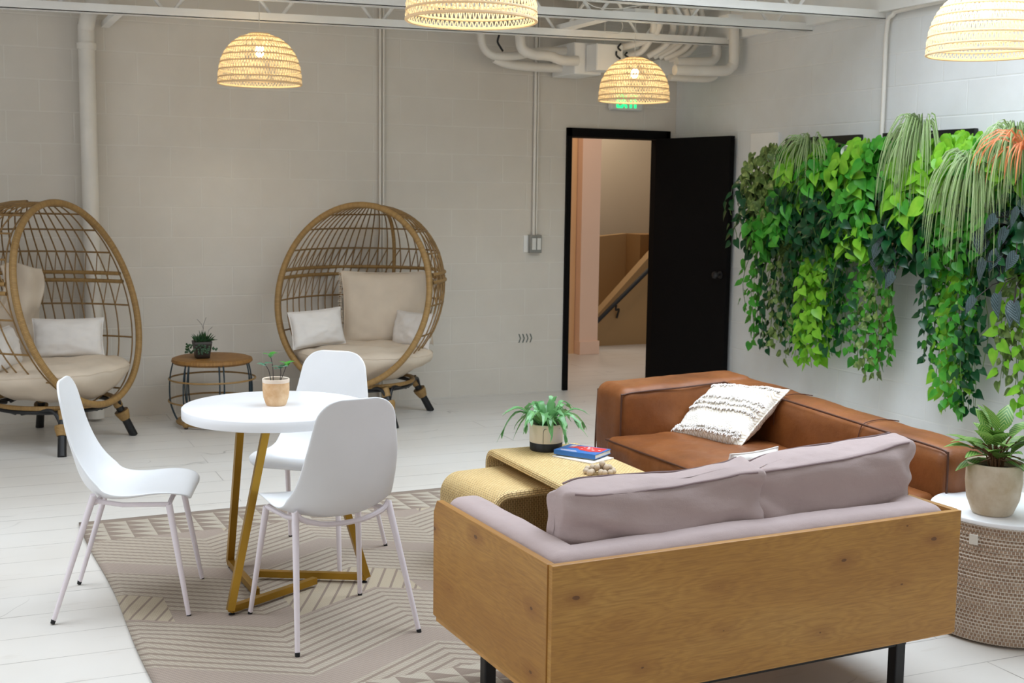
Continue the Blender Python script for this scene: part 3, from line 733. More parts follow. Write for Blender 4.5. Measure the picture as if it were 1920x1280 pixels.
def make_chair(label):
    t = thing('dining_chair', label, 'chair', group='white shell chairs round the table')
    chair_shell().build('seat_shell', M['shell'], t, ang=0, solid=.008, sub=1)
    fr = MB()
    fr.tube(smoothpts([(-.175, .165, .413), (-.10, .165, .418), (0, .165, .418), (.10, .165, .418), (.175, .165, .413)], 4), .009, 8)
    fr.tube(smoothpts([(-.176, -.10, .452), (-.15, -.105, .424), (-.08, -.11, .402), (0, -.11, .396), (.08, -.11, .402), (.15, -.105, .424), (.176, -.10, .452)], 4), .010, 8)
    for s in (-1, 1): fr.tube([(s*.175, .165, .413), (s*.165, 0, .412), (s*.16, -.10, .428)], .009, 8)
    fr.build('seat_frame', M['white_metal'], t)
    for (x0, y0, z0, x1, y1) in ((-.178, .165, .413, -.218, .232), (.178, .165, .413, .218, .232), (-.174, -.098, .45, -.226, -.236), (.174, -.098, .45, .226, -.236)):
        leg = MB().tube([(x0, y0, z0), (x1, y1, .012)], .0125, 12, r2=.0085).build('leg', M['white_metal'], t)
        MB().tube([(x1, y1, .014), (x1+(x1-x0)*.03, y1+(y1-y0)*.03, 0)], .0088, 12, r2=.008).build('foot_cap', M['dark_rubber'], leg)
    return t
ch0 = make_chair('white shell chair on the left of the round table, seen from its side')
ch0.location = (.608, 4.71, .004); ch0.rotation_euler = (0, 0, math.atan2(-.956, -.29))
dup(ch0, (1.220, 4.160, .012), math.atan2(.125, .99), 'white shell chair nearest the camera with its back turned, in front of the round table')
dup(ch0, (1.388, 4.985, .012), math.atan2(.65, -.76), 'white shell chair behind the round table, below the right egg chair')

# round table
tb = thing('round_table', 'round white cafe table on a brass-coloured triangular base', 'table', (1.14, 4.625, .012))
MB().lathe([(.001, .68), (.346, .68), (.35, .684), (.35, .717), (.346, .721), (.001, .721)], 96).build('tabletop', M['table_white'], tb, ang=50)
def bar(p, q, wd=.0125, upv=Vector((0, 0, 1))):
    return MB().tube([p, q], wd, 4, sq=True)
feet = []
for (fx, fy) in ((.915-1.15, 4.378-4.625), (1.038-1.15, 4.965-4.625), (1.491-1.15, 4.562-4.625)):
    p = Vector((fx, fy, 0)); inn = -p.normalized(); tg = Vector((-p.y, p.x, 0)).normalized(); feet.append((p, inn, tg))
for p, inn, tg in feet:
    top = p+inn*.19+tg*.05+Vector((0, 0, .68))
    leg = bar(p+Vector((0, 0, .022)), top, .0135).build('leg', M['gold'], tb, smooth=False)
    MB().lathe([(.001, 0), (.012, 0), (.012, .006), (.004, .008), (.004, .03)], 12, tuple(p+inn*.01)).build('levelling_foot', M['dark_rubber'], leg)
    d = (Matrix.Rotation(math.radians(-17), 3, 'Z') @ inn)
    bar(p+Vector((0, 0, .026)), p+d*.43+Vector((0, 0, .026)), .0125).build('base_bar', M['gold'], tb, smooth=False)
MB().lathe([(.001, .668), (.17, .668), (.17, .680), (.001, .680)], 6).build('mounting_plate', M['gold'], tb, smooth=False)

# ------------------------------------------------------------------ leaves and plants
def leaf(mb, p, d, n, L, Wd, kind='heart', curl=.25):
    d = d.normalized(); n = (n-d*n.dot(d)).normalized(); s = d.cross(n)
    if kind == 'heart': pr = [(0, .0), (-.10, .30), (.04, .47), (.22, .52), (.45, .44), (.70, .24), (.88, .08), (1, 0)]
    elif kind == 'oval': pr = [(0, 0), (.08, .20), (.25, .42), (.5, .5), (.72, .38), (.9, .16), (1, 0)]
    else: pr = [(0, .05), (.2, .35), (.5, .5), (.8, .35), (1, 0)]
    vs = []; ring = []
    for k, (a, b) in enumerate(pr):
        c = p+d*(a*L)-n*(curl*L*a*a)
        am = max(a, 0); cm = p+d*(am*L)-n*(curl*L*am*am)
        vs += [c+s*b*Wd+n*abs(b)*Wd*.28, cm, c-s*b*Wd+n*abs(b)*Wd*.28]
        ring.append((a, b))
    fs = []; us = []
    for k in range(len(pr)-1):
        o = k*3
        fs += [(o, o+3, o+4, o+1), (o+1, o+4, o+5, o+2)]
        (a, b), (a2, b2) = pr[k], pr[k+1]
        us += [[(.5+b, a), (.5+b2, a2), (.5, a2), (.5, a)], [(.5, a), (.5, a2), (.5-b2, a2), (.5-b, a)]]
    mb.add(vs, fs, us)
def blade(mb, pts, wd, n=Vector((0, 0, 1)), tip=True, wav=0, rnd=random):
    pts = [Vector(p) for p in pts]; m = len(pts); vs = []; fs = []; us = []
    for i, p in enumerate(pts):
        t = (pts[min(i+1, m-1)]-pts[max(i-1, 0)]).normalized(); s = t.cross(n)
        s = s.normalized() if s.length > 1e-4 else t.orthogonal().normalized(); nn = s.cross(t)
        k = i/(m-1); wq = wd*(min(1, .35+k*3)*(1-max(0, k-.6)/.4*.95 if tip else 1))/2
        if wav: wq *= 1+wav*math.sin(i*2.6+rnd.random())
        vs += [p-s*wq+nn*wq*.4, p, p+s*wq+nn*wq*.4]
    for i in range(m-1):
        o = i*3; fs += [(o, o+1, o+4, o+3), (o+1, o+2, o+5, o+4)]
        us += [[(0, i/m), (.5, i/m), (.5, (i+1)/m), (0, (i+1)/m)], [(.5, i/m), (1, i/m), (1, (i+1)/m), (.5, (i+1)/m)]]
    mb.add(vs, fs, us)

def small_pot(root, R, hh, wall, mat, rim=None, sq=.86, foot=.7):
    prof_ = [(.001, 0), (R*foot, 0), (R*(foot+.07), .006), (R*.93, hh*.30), (R, hh*.62), (R*.99, hh*.86)]
    up_ = [(R*1.0, hh*.86), (R*1.02, hh*.98), (R*.99, hh), (R*.9, hh*.98), (R*.88, hh*.8), (R*.5, hh*.79)]
    if rim:
        MB().lathe(prof_, 40).build('pot', mat, root); MB().lathe(up_, 40).build('rim', rim, root)
    else: MB().lathe(prof_+up_[1:], 40).build('pot', mat, root)
    MB().lathe([(R*.89, hh*.84), (R*.5, hh*.87), (.001, hh*.86)], 24).build('soil', M['soil'], root)

# little plant on the round table
pl = thing('potted_seedling', 'small washed terracotta pot with sparse green sprigs on the round table', 'potted plant', (1.142, 4.628, .733))
small_pot(pl, .051, .103, .006, M['terracotta'], M['terracotta_rim'])
rnd = random.Random(5)
for (dx, dy, hx_, hz_, mt) in ((-.018, 0, -.042, .075, 'leaf_blue'), (-.008, .01, -.018, .105, 'leaf_mid'), (.012, -.01, .014, .062, 'leaf_blue'), (.018, .008, .045, .07, 'leaf_mid')):
    b0 = Vector((dx, dy, .085)); b3 = Vector((hx_, dy, .085+hz_))
    st = MB().tube(smoothpts([b0, b0.lerp(b3, .5)+Vector((.004, 0, .008)), b3], 4), .0014, 6).build('stem', M['stem_dark'], pl)
    m_ = MB()
    for k in range(5):
        a = k*2*PI/5+rnd.random(); d = Vector((math.cos(a), math.sin(a)*.6, .25 if mt == 'leaf_blue' else .5))
        leaf(m_, b3-Vector((0, 0, .008*(k % 2))), d, Vector((0, 0, 1)), .032, .022, 'oval', .2)
    m_.build('leaves', M[mt], st)

# ------------------------------------------------------------------ egg chairs
EG = dict(hw=.540, zb=.260, zt=1.455, lean=.273, yb=-.406, D=.74)
def egg_pt(a, s, off=0):
    e = EG; t = PI*(1-s); zc = (e['zb']+e['zt'])/2; hh = (e['zt']-e['zb'])/2; z = zc+hh*math.cos(t); sn = max(0, math.sin(t))
    wd = (e['hw']+off)*sn; yh = e['yb']+(z-e['zb'])*e['lean']
    dep = e['D']*(sn**.5 if z > zc else .74+.26*sn)
    return Vector((wd*(1+.09*math.cos(a))*math.copysign(abs(math.sin(a))**.8, a), yh+(dep+off)*max(0, math.cos(a))**.8, z))
def egg_hoop(t, off=0):
    e = EG; zc = (e['zb']+e['zt'])/2; hh = (e['zt']-e['zb'])/2+off; z = zc+hh*math.cos(t)
    return Vector(((e['hw']+off)*math.sin(t), e['yb']+(z-e['zb'])*e['lean'], z))
def make_egg(label):
    t = thing('egg_chair', label, 'egg chair', group='rattan egg chairs by the back wall')
    MB().tube([egg_hoop(2*PI*k/90) for k in range(90)], .0205, 12, closed=True).build('front_hoop', M['rattan_wrap'], t)
    lat = MB(); N = 29; A = math.radians(88)
    for k in range(N+1):
        a = -A+2*A*k/N
        lat.tube([egg_pt(a, .02+.96*i/30) for i in range(31)], .0048, 5)
    for s in (.14, .25, .36, .47, .655, .75, .84, .91):
        lat.tube([egg_pt(-A+2*A*i/36, s) for i in range(37)], .0058, 6)
    for k in range(N):
        a, b = -A+2*A*k/N, -A+2*A*(k+1)/N
        for s0, s1 in ((.47, .565), (.565, .655)):
            lat.tube([egg_pt(a, s0), egg_pt(b, s1, .004)], .004, 4); 
    lat.build('lattice', M['rattan'], t)
    for s in (.550, .578): MB().tube([egg_pt(-A+2*A*i/40, s, .004) for i in range(41)], .0125, 8).build('middle_band', M['rattan_wrap'], t)
    MB().tube([egg_pt(0, .03+.95*i/30, .006) for i in range(31)], .014, 8).build('spine', M['rattan_wrap'], t)
    # bottom rim and black under-frame
    MB().tube([(.33*math.cos(2*PI*k/48), .36*math.sin(2*PI*k/48)-.03, .262) for k in range(48)], .014, 8, closed=True).build('bottom_rim', M['rattan_wrap'], t)
    MB().tube([(.32*math.cos(2*PI*k/48), .35*math.sin(2*PI*k/48)-.03, .236) for k in range(48)], .013, 8, closed=True).build('under_frame', M['black'], t)
    for sx in (-1, 1):
        for sy in (-1, 1):
            p0 = Vector((sx*.25, sy*.27-.02, .25)); p1 = Vector((sx*.35, sy*.355, 0)); L = p1-p0
            lg = MB().tube([p0, p1], .023, 12, r2=.026).build('leg', M['black'], t)
            MB().tube([p0, p0+L*.22], .028, 12).build('wrap', M['rattan_wrap'], lg)
            MB().tube([p0+L*.34, p0+L*.40, p0+L*.56], [.044, .044, .030], 12).build('wrap', M['rattan_wrap'], lg)
            # curved braces each side of the leg
            for (ex_, ey_) in ((sx*.02, sy*.33-.03), (sx*.31, sy*.02-.03)):
                q = Vector((ex_, ey_, .225)); k0 = p0+L*.38
                MB().tube(smoothpts([k0, k0.lerp(q, .18)+Vector((0, 0, .075)), k0.lerp(q, .45)+Vector((0, 0, .065)), q], 5), .011, 8).build('brace', M['black'], t)
    return t
def loc_m(root): return Matrix.Translation(root.location) @ Matrix.Rotation(root.rotation_euler.z, 4, 'Z')
egL = make_egg('rattan egg chair at the left edge of the picture, turned to the right')
egL.location = (.566, 7.98, 0); egL.rotation_euler = (0, 0, .83)
egR = dup(egL, (2.637, 8.13, 0), -.70, 'rattan egg chair behind the round table, turned to the left')

def pillow(name, mat, w_, h_, t_, Mx, label, cat, fringe=None, seed=0, group=None, n=26, amp=.012):
    o = thing(name, label, cat, Mx.translation, group=group); R = Mx.to_3x3().to_4x4()
    def fn(sgn):
        def g(u, v):
            x, z = u*2-1, v*2-1
            th = t_/2*(max(0, 1-abs(x)**2.6)*max(0, 1-abs(z)**2.6))**.45
            k = 1-.06*(1-z*z)*abs(x)**3; k2 = 1-.06*(1-x*x)*abs(z)**3
            nn = noise.fractal(Vector((x*2.2+seed, z*2.2, sgn*3+seed)), 1, 2, 3)*amp
            return Vector((x*w_/2*k, sgn*(th+nn*min(1, th/.02)), z*h_/2*k2))
        return g
    mb = MB().grid(fn(-1), n, n, uv=(w_, h_)); mb.grid(fn(1), n, n, uv=(w_, h_), flip=True); mb.xf(R)
    c = mb.build('cover', mat, o, ang=60)
    pts = []
    for i in range(n): pts.append(fn(1)(i/(n-1), 0))
    for i in range(1, n): pts.append(fn(1)(1, i/(n-1)))
    for i in range(1, n): pts.append(fn(1)(1-i/(n-1), 1))
    for i in range(1, n-1): pts.append(fn(1)(0, 1-i/(n-1)))
    MB().tube(pts, .0035, 6, closed=True).xf(R).build('seam', mat, o)
    return o, R, fn
def egg_inner(root, nm, loc, rx, ry, rz, **k):
    return loc_m(root) @ Matrix.Translation(loc) @ Matrix.Rotation(rz, 4, 'Z') @ Matrix.Rotation(rx, 4, 'X') @ Matrix.Rotation(ry, 4, 'Y')
def seat_cushion(root, label, seed):
    o = thing('seat_cushion', label, 'cushion', root.location, root.rotation_euler.z, 'seat cushions in the egg chairs')
    prof_ = [(.001, .285), (.30, .285), (.38, .33), (.43, .39), (.455, .435), (.45, .468), (.41, .487), (.34, .492), (.2, .492), (.1, .49), (.001, .489)]
    P = smoothpts([(r, 0, z) for r, z in prof_], 3); n = 64
    def fn(u, v):
        i = min(len(P)-1, round(v*(len(P)-1))); r, z = P[i].x, P[i].z; a = 2*PI*u
        k = 1+.02*noise.noise(Vector((math.cos(a)*3, math.sin(a)*3, seed+z*4)))
        sx = min(1, .70+(z-.285)*2.6) if z < .42 else 1.0
        x = r*math.cos(a)*1.06*k*sx; y = r*math.sin(a)*.86*k-.06
        dz = .014*noise.fractal(Vector((x*7+seed, y*7, seed)), 1, 2, 3) + (.018 if r < .3 and z > .4 else 0)
        return Vector((x, y, z+dz))
    MB().grid(fn, n, len(P), cu=True, uv=(3, .8)).build('cover', M['cloth_cream'], o, ang=0)
    MB().tube([fn(k/64, 14/(len(P)-1))+Vector((0, 0, .002)) for k in range(64)], .004, 6, closed=True).build('piping', M['cloth_cream'], o)
    return o
seat_cushion(egL, 'rumpled cream seat cushion in the left egg chair', 1.0)
seat_cushion(egR, 'smooth cream seat cushion in the right egg chair', 4.0)
# world-placed pillows: x along the picture, z up
def mw(x, y, z, rz, rx=0, ry=0): return Matrix.Translation((x, y, z)) @ Matrix.Rotation(rz, 4, 'Z') @ Matrix.Rotation(rx, 4, 'X') @ Matrix.Rotation(ry, 4, 'Y')
pillow('throw_pillow', M['cloth_white'], .42, .25, .13, mw(.70, 8.10, .618, -.12, -.30), 'off-white oblong pillow standing inside the left egg chair', 'pillow', seed=2)
pillow('throw_pillow', M['cloth_white'], .36, .25, .13, mw(.30, 7.78, .60, 1.1, -.25), 'pale pillow seen through the lattice of the left egg chair', 'pillow', seed=9)
pillow('throw_pillow', M['cloth_white'], .38, .25, .13, mw(2.29, 8.13, .625, .10, -.22, -.07), 'off-white oblong pillow on the left side of the right egg chair', 'pillow', seed=3)
pillow('throw_pillow', M['cloth_white'], .36, .25, .12, mw(2.94, 8.03, .60, -1.15, -.22), 'white pillow half hidden by the right rim of the right egg chair', 'pillow', seed=5)
o, R_, fn_ = pillow('back_cushion', M['cloth_cream'], .64, .52, .13, mw(2.845, 8.29, .735, -.22, -.20), 'large square fringed cream cushion propped in the right egg chair', 'cushion', seed=7)
fr = MB(); rnd = random.Random(2)
for k in range(46):
    z = -.26+.52*k/45; p = R_ @ Vector((-.315+rnd.uniform(-.004, .004), 0, z)); q = R_ @ Vector((-.315-rnd.uniform(.018, .034), rnd.uniform(-.01, .01), z+rnd.uniform(-.014, .008)))
    fr.tube([p, p.lerp(q, .5)+Vector((0, 0, .004)), q], .003, 5, r2=.0015)
for k in range(46):
    x = -.31+.62*k/45; p = R_ @ Vector((x, 0, -.255)); q = R_ @ Vector((x+rnd.uniform(-.01, .01), -rnd.uniform(.01, .03), -.262-rnd.uniform(.0, .014)))
    fr.tube([p, q], .003, 5, r2=.0015)
fr.build('fringe', M['cloth_cream'], o)
# throw draped over the back of the left egg chair
th = MB().grid(lambda u, v: Vector((.0+u*.24+.02*math.sin(v*9), .03*math.sin(u*8)+.05*v*v+.012*math.sin(v*16+u*5), .56*(1-v)+.02*math.sin(u*5)-(.05 if v > .9 else 0)*u)), 20, 30, uv=(.3, .5)).build('throw_blanket', M['cloth_cream'], loc=(.33, 8.30, .50), solid=.02, sub=1)
tag(th, 'cream throw bunched up at the left inside the left egg chair', 'blanket')

# ------------------------------------------------------------------ rattan side table with its plant
rt_ = thing('rattan_side_table', 'round rattan-topped wire side table between the egg chairs', 'side table', (1.60, 8.20, 0))
MB().lathe([(.001, .405), (.20, .405), (.245, .41), (.262, .425), (.258, .442), (.235, .450), (.15, .446), (.08, .444), (.001, .444)], 64).build('tabletop', M['rattan_top'], rt_)
for z, r in ((.31, .278), (.165, .282)):
    MB().tube([(r*math.cos(2*PI*k/64), r*math.sin(2*PI*k/64), z) for k in range(64)], .006, 8, closed=True).build('hoop', M['rattan_wrap'], rt_)
MB().tube([(.225*math.cos(2*PI*k/64), .225*math.sin(2*PI*k/64), .028) for k in range(64)], .014, 8, closed=True).build('base_hoop', M['rattan_wrap'], rt_)
for k in range(7):
    for da in (-.055, .055):
        a = 2*PI*k/7+.25+da
        MB().tube(smoothpts([(r*math.cos(a), r*math.sin(a), z) for r, z in ((.250, .42), (.268, .34), (.275, .25), (.270, .15), (.245, .07), (.225, .03))], 4), .0045, 6).build('wire_leg', M['teal_wire'], rt_)
for k in range(4):
    a = 2*PI*k/4+.9-.35
    kn = MB().ball((.232*math.cos(a), .232*math.sin(a), .032), .026, 10).build('foot', M['rattan_wrap'], rt_)
    MB().tube([(.232*math.cos(a), .232*math.sin(a), .012), (.232*math.cos(a), .232*math.sin(a), 0)], .012, 8).build('glide', M['black'], kn)
sp_ = thing('potted_succulent', 'dark green spiky plant in a dark square pot on the rattan side table', 'potted plant', (1.535, 8.20, .447))
MB().grid(lambda u, v: Vector(((.040+.016*v)*(1 if math.cos(2*PI*u+PI/4) > 0 else -1)*min(1, abs(math.cos(2*PI*u+PI/4))*1.55), (.040+.016*v)*(1 if math.sin(2*PI*u+PI/4) > 0 else -1)*min(1, abs(math.sin(2*PI*u+PI/4))*1.55), .11*v)), 40, 6, cu=True).build('pot', M['pot_dark'], sp_, solid=.004)
MB().box((0, 0, .10), (.10, .10, .01)).build('soil', M['soil'], sp_, smooth=False)
MB().box((0, 0, .004), (.075, .075, .008)).build('pot_base', M['pot_dark'], sp_, smooth=False)
m_ = MB(); rnd = random.Random(8)
for k in range(90):
    a = rnd.uniform(0, 2*PI); e = rnd.uniform(.2, 1.4); d = Vector((math.cos(a)*math.cos(e), math.sin(a)*math.cos(e), math.sin(e)))
    b0 = Vector((rnd.uniform(-.04, .04), rnd.uniform(-.04, .04), .105))
    L = rnd.uniform(.04, .085); blade(m_, [b0, b0+d*L*.5, b0+d*L+Vector((0, 0, -.006))], .009, Vector((.1, -.9, .2)))
for k in range(40):
    b0 = Vector((rnd.uniform(-.055, .06), -.05, .10)); q = b0+Vector((rnd.uniform(-.03, .03), -.015, -rnd.uniform(.0, .06)))
    leaf(m_, q, Vector((rnd.uniform(-1, 1), -.3, -.6)), Vector((0, -1, .3)), .016, .012, 'oval')
for k in range(26):
    q = Vector((-.06-rnd.random()*.04, -.02+rnd.uniform(-.02, .02), .10-rnd.random()*.06)); leaf(m_, q, Vector((-.6, rnd.uniform(-1, 1), -.4)), Vector((-.3, -1, .3)), .018, .014, 'oval')
m_.build('foliage', M['leaf_deep'], sp_)
tw = MB()
for pts in ([(0, 0, .11), (.01, 0, .19), (0, 0, .22), (-.03, 0, .255)], [(.01, 0, .19), (.012, 0, .22), (.03, 0, .265)], [(.03, 0, .12), (.045, 0, .18), (.07, 0, .20)]): tw.tube(pts, .0012, 5)
tw.build('twig', M['stem_dark'], sp_)

# ------------------------------------------------------------------ leather sofa
ls = thing('leather_sofa', 'tan brown leather sofa with one arm standing under the green wall', 'sofa', (3.2, 4.3, 0))
def rel(mb, o): return mb.xf(Matrix.Translation(-Vector(o.location)))
def arm_fn(p): return Vector((p.x, p.y, p.z + (.022*(p.x+.38)/.76 if p.z > 0 else 0)))
rel(MB().soft((3.235, 5.105, .355), (.385, .135, .295), .055, 22, (.004, .012, .008), .006, 5, arm_fn, 1), ls).build('armrest', M['leather'], ls)
def back_fn(p): return Vector((p.x, p.y, p.z + ((p.y-.87)*.035 if p.z > 0 else 0)))
rel(MB().soft((3.53, 4.365, .362), (.115, .875, .302), .055, 44, (.014, .0, .008), .007, 5, back_fn, 3), ls).build('backrest', M['leather'], ls)
rel(MB().soft((3.10, 4.25, .335), (.33, .73, .10), .045, 40, (.012, .006, .020), .009, 6, None, 5), ls).build('seat_cushion', M['leather'], ls)
rel(MB().soft((3.13, 4.27, .16), (.30, .72, .10), .03, 30, (.01, 0, 0), .006, 5, None, 6), ls).build('seat_base', M['leather'], ls)
def pip(pts, name='piping', mat='piping', r=.0045): rel(MB().tube(smoothpts(pts, 8), r, 8), ls).build(name, M[mat], ls)
pip([(2.864, 4.985, .10), (2.856, 4.978, .35), (2.858, 4.980, .595), (2.872, 4.978, .622), (3.0, 4.972, .634), (3.2, 4.968, .642), (3.40, 4.972, .652), (3.425, 4.955, .652), (3.42, 4.7, .650), (3.418, 4.3, .636), (3.418, 3.9, .620), (3.425, 3.56, .606), (3.43, 3.505, .595)])
pip([(3.43, 3.50, .60), (3.424, 3.492, .5), (3.424, 3.492, .10)])
pip([(2.862, 5.225, .10), (2.856, 5.222, .35), (2.866, 5.222, .615)])
pip([(2.777, 3.56, .418), (2.772, 4.2, .424), (2.776, 4.9, .418), (2.80, 4.965, .418), (3.0, 4.975, .42), (3.35, 4.975, .42)])
for y in (4.55, 3.98):
    zt_ = .664+(y-5.235)*.035+.012
    pip([(3.412, y, .46), (3.406, y, .55), (3.415, y, zt_-.035), (3.44, y, zt_-.006), (3.53, y, zt_+.003), (3.62, y, zt_-.01)], 'seam', 'stitch', .0022)
for (x, y) in ((2.9, 3.62), (2.9, 5.15), (3.58, 3.55), (3.58, 5.18)): rel(MB().box((x, y, .03), (.05, .05, .06)), ls).build('foot', M['black'], ls, smooth=False)

# white woven pillow on the leather sofa
def m_kilim():
    t = NT('woven_wool'); tc = t.n('ShaderNodeTexCoord'); sp = t.n('ShaderNodeSeparateXYZ'); t.l(tc.outputs['UV'], sp.inputs[0]); m = t.math
    u, v = sp.outputs[0], sp.outputs[1]
    zz = m('PINGPONG', u, .018); st = m('FRACT', m('DIVIDE', m('ADD', v, zz), .018))
    line = m('MULTIPLY', m('LESS_THAN', st, .35), m('LESS_THAN', m('FRACT', m('ADD', m('DIVIDE', v, .15), .1)), .55))
    c = t.mix(m('MULTIPLY', line, .8), lin(236, 230, 220), lin(196, 178, 152))
    n = t.noise(t.coord('UV'), 120, 4)
    nm = t.bump(m('ADD', n, m('MULTIPLY', line, -.6)), .8, .006)
    return t.out(c, .95, nm)
M['kilim'] = m_kilim()
Mx = Matrix.Translation((3.285, 4.735, .545)) @ Matrix.Rotation(math.radians(-90), 4, 'Z') @ Matrix.Rotation(math.radians(-52), 4, 'X') @ Matrix.Rotation(math.radians(-8), 4, 'Y')
o, R_, fn_ = pillow('throw_pillow', M['kilim'], .50, .38, .13, Mx, 'white woven pillow with tufted stripes lying on the leather sofa', 'pillow', seed=11)
rnd = random.Random(4)
for row, z in enumerate((-.155, -.135, -.02, .015, .05, .155)):
    tf = MB()
    for k in range(110):
        x = -.235+.47*k/109+rnd.uniform(-.002, .002); zz = z+rnd.uniform(-.006, .006)
        p = fn_(-1)(x/.5+.5, zz/.38+.5); L_ = rnd.uniform(.010, .018)
        q = p+Vector((rnd.uniform(-.004, .004), -rnd.uniform(.004, .010), -L_))
        tf.tube([R_ @ p, R_ @ ((p+q)/2+Vector((0, -.006, 0))), R_ @ q], .0028, 4)
    tf.build('tuft_row', M['cloth_white'], o)

# ------------------------------------------------------------------ oak sofa (local: back along x at y=0, open side +y)
ws_ = thing('oak_frame_sofa', 'loveseat with a knotty oak box frame and lilac upholstery, back turned to the camera', 'sofa', (1.393, 2.764, 0), .031)
SW, SD, Z0, Z1 = 1.43, .775, .213, .60
MB().box((SW/2, .011, (Z0+Z1)/2), (SW-.004, .022, Z1-Z0)).build('back_panel', M['wood'], ws_, smooth=False, bevel=.002)
for nm, x0 in (('left', -.002), ('right', SW-.020)):
    pz = [(.022, Z0+.014), (SD, Z0+.014), (SD, Z1-.04), (SD-.025, Z1), (.022, Z1)]
    mb = MB().prism(pz, x0, x0+.022, 'x')
    mb.build('side_panel', M['wood_side'], ws_, smooth=False, bevel=.0015)
MB().box((SW/2, SD/2, Z0+.005), (SW-.012, SD-.01, .022)).build('bottom_board', M['wood_edge'], ws_, smooth=False, bevel=.002)
for (px, py) in ((.09, .10), (.09, .56), (SW-.14, .10), (SW-.14, .60)):
    MB().tube([(px, py, Z0-.004), (px, py, 0)], .021, 4, sq=False).xf(Matrix.Identity(4)).build('leg', M['black'], ws_, smooth=False) if False else MB().box((px, py, (Z0-.006)/2), (.038, .038, Z0-.006)).build('leg', M['black'], ws_, smooth=False, bevel=.004)
MB().box((SW/2, .10, Z0-.03), (SW-.23, .03, .045)).build('base_rail', M['black'], ws_, smooth=False, bevel=.003)
MB().box((.09, .33, Z0-.03), (.03, .42, .045)).build('base_rail', M['black'], ws_, smooth=False, bevel=.003)
MB().box((SW-.14, .35, Z0-.03), (.03, .46, .045)).build('base_rail', M['black'], ws_, smooth=False, bevel=.003)
MB().soft((SW/2, .092, .44), (SW/2-.024, .068, .172), .045, 30, (0, .004, .006), .004, 5, None, 2).build('back_padding', M['lilac'], ws_)
MB().soft((.086, SD/2+.0, .44), (.064, SD/2-.024, .172), .045, 26, (.003, 0, .004), .004, 5, None, 4).build('arm_padding', M['lilac'], ws_)
MB().soft((SW-.086, SD/2, .44), (.064, SD/2-.024, .172), .045, 26, (.003, 0, .004), .004, 5, None, 6).build('arm_padding', M['lilac'], ws_)
MB().soft((SW/2, .46, .33), (SW/2-.145, .295, .085), .04, 26, (0, .006, .015), .005, 5, None, 8).build('seat_cushion', M['lilac'], ws_)
MB().box((SW/2, .45, Z0+.03), (SW-.05, .6, .03)).build('seat_deck', M['black'], ws_, smooth=False)

def back_cushion(label, cx, cy, cz, w_, h_, rx, ry, rz, seed, peak, sag):
    o = thing('back_cushion', label, 'cushion', Vector(ws_.location)+Matrix.Rotation(.031, 3, 'Z') @ Vector((cx, cy, cz)), .031+rz, 'lilac back cushions on the oak sofa')
    R = Matrix.Rotation(ry, 4, 'Y') @ Matrix.Rotation(rx, 4, 'X')
    def fn(p):
        k = (p.z/h_+.5); p = p.copy()
        p.y *= 1.08-.38*max(0, k)**1.6
        e = abs(p.x)/(w_/2); p.z -= .012*(e**4)*(1 if p.z > 0 else -1); p.y *= 1-.25*e**5
        if p.z > 0: p.z -= sag*(1-min(1, e)**2.5)
        if p.z > 0: p.z += peak*(p.x/(w_/2))*abs(p.x/(w_/2))**1.2
        f = max(0, 1-abs(k-.55)*2.2)
        p.y -= .010*math.sin(p.x*18+p.z*26+seed)*f*(1-.4*e) * (1 if p.y < 0 else 0)
        c_ = max(0, e-.72)/.28; c2_ = max(0, e-.45)/.55
        p.y += (1 if p.y > 0 else -1)*((.034*c2_+.008)*noise.noise(Vector((p.x*9+p.z*5, p.z*20, seed)))+.020*noise.noise(Vector((p.x*4+p.z*9, p.z*6, seed+3))))
        p.y += .004*c_*math.sin(p.z*60+seed)
        return p
    MB().soft((0, 0, 0), (w_/2, .095, h_/2), .028, 64, (0, .035, .004), .005, 6, fn, seed).xf(R).build('cover', M['lilac'], o)
    for sy in (-1, 1):
        pts = []
        for i in range(33):
            x = (-1+2*i/32)*(w_/2-.035); p = fn(Vector((x, sy*.072, h_/2-.012))); pts.append(p+Vector((0, sy*.007, .009)))
        MB().tube(pts, .0032, 6).xf(R).build('seam', M['lilac_seam'], o)
    return o
back_cushion('lilac back cushion on the left half of the oak sofa', .465, .245, .582, .66, .375, .20, .0, -.03, 1.5, .014, .026)
back_cushion('lilac back cushion on the right half of the oak sofa', 1.085, .265, .592, .68, .375, .20, -.03, .03, 6.5, .02, .010)
# white pillow barely showing behind the right cushion
pillow('throw_pillow', M['cloth_white'], .22, .2, .1, mw(2.36, 3.26, .635, .2, .1), 'white pillow whose top peeks out between the lilac cushions', 'pillow', seed=15)

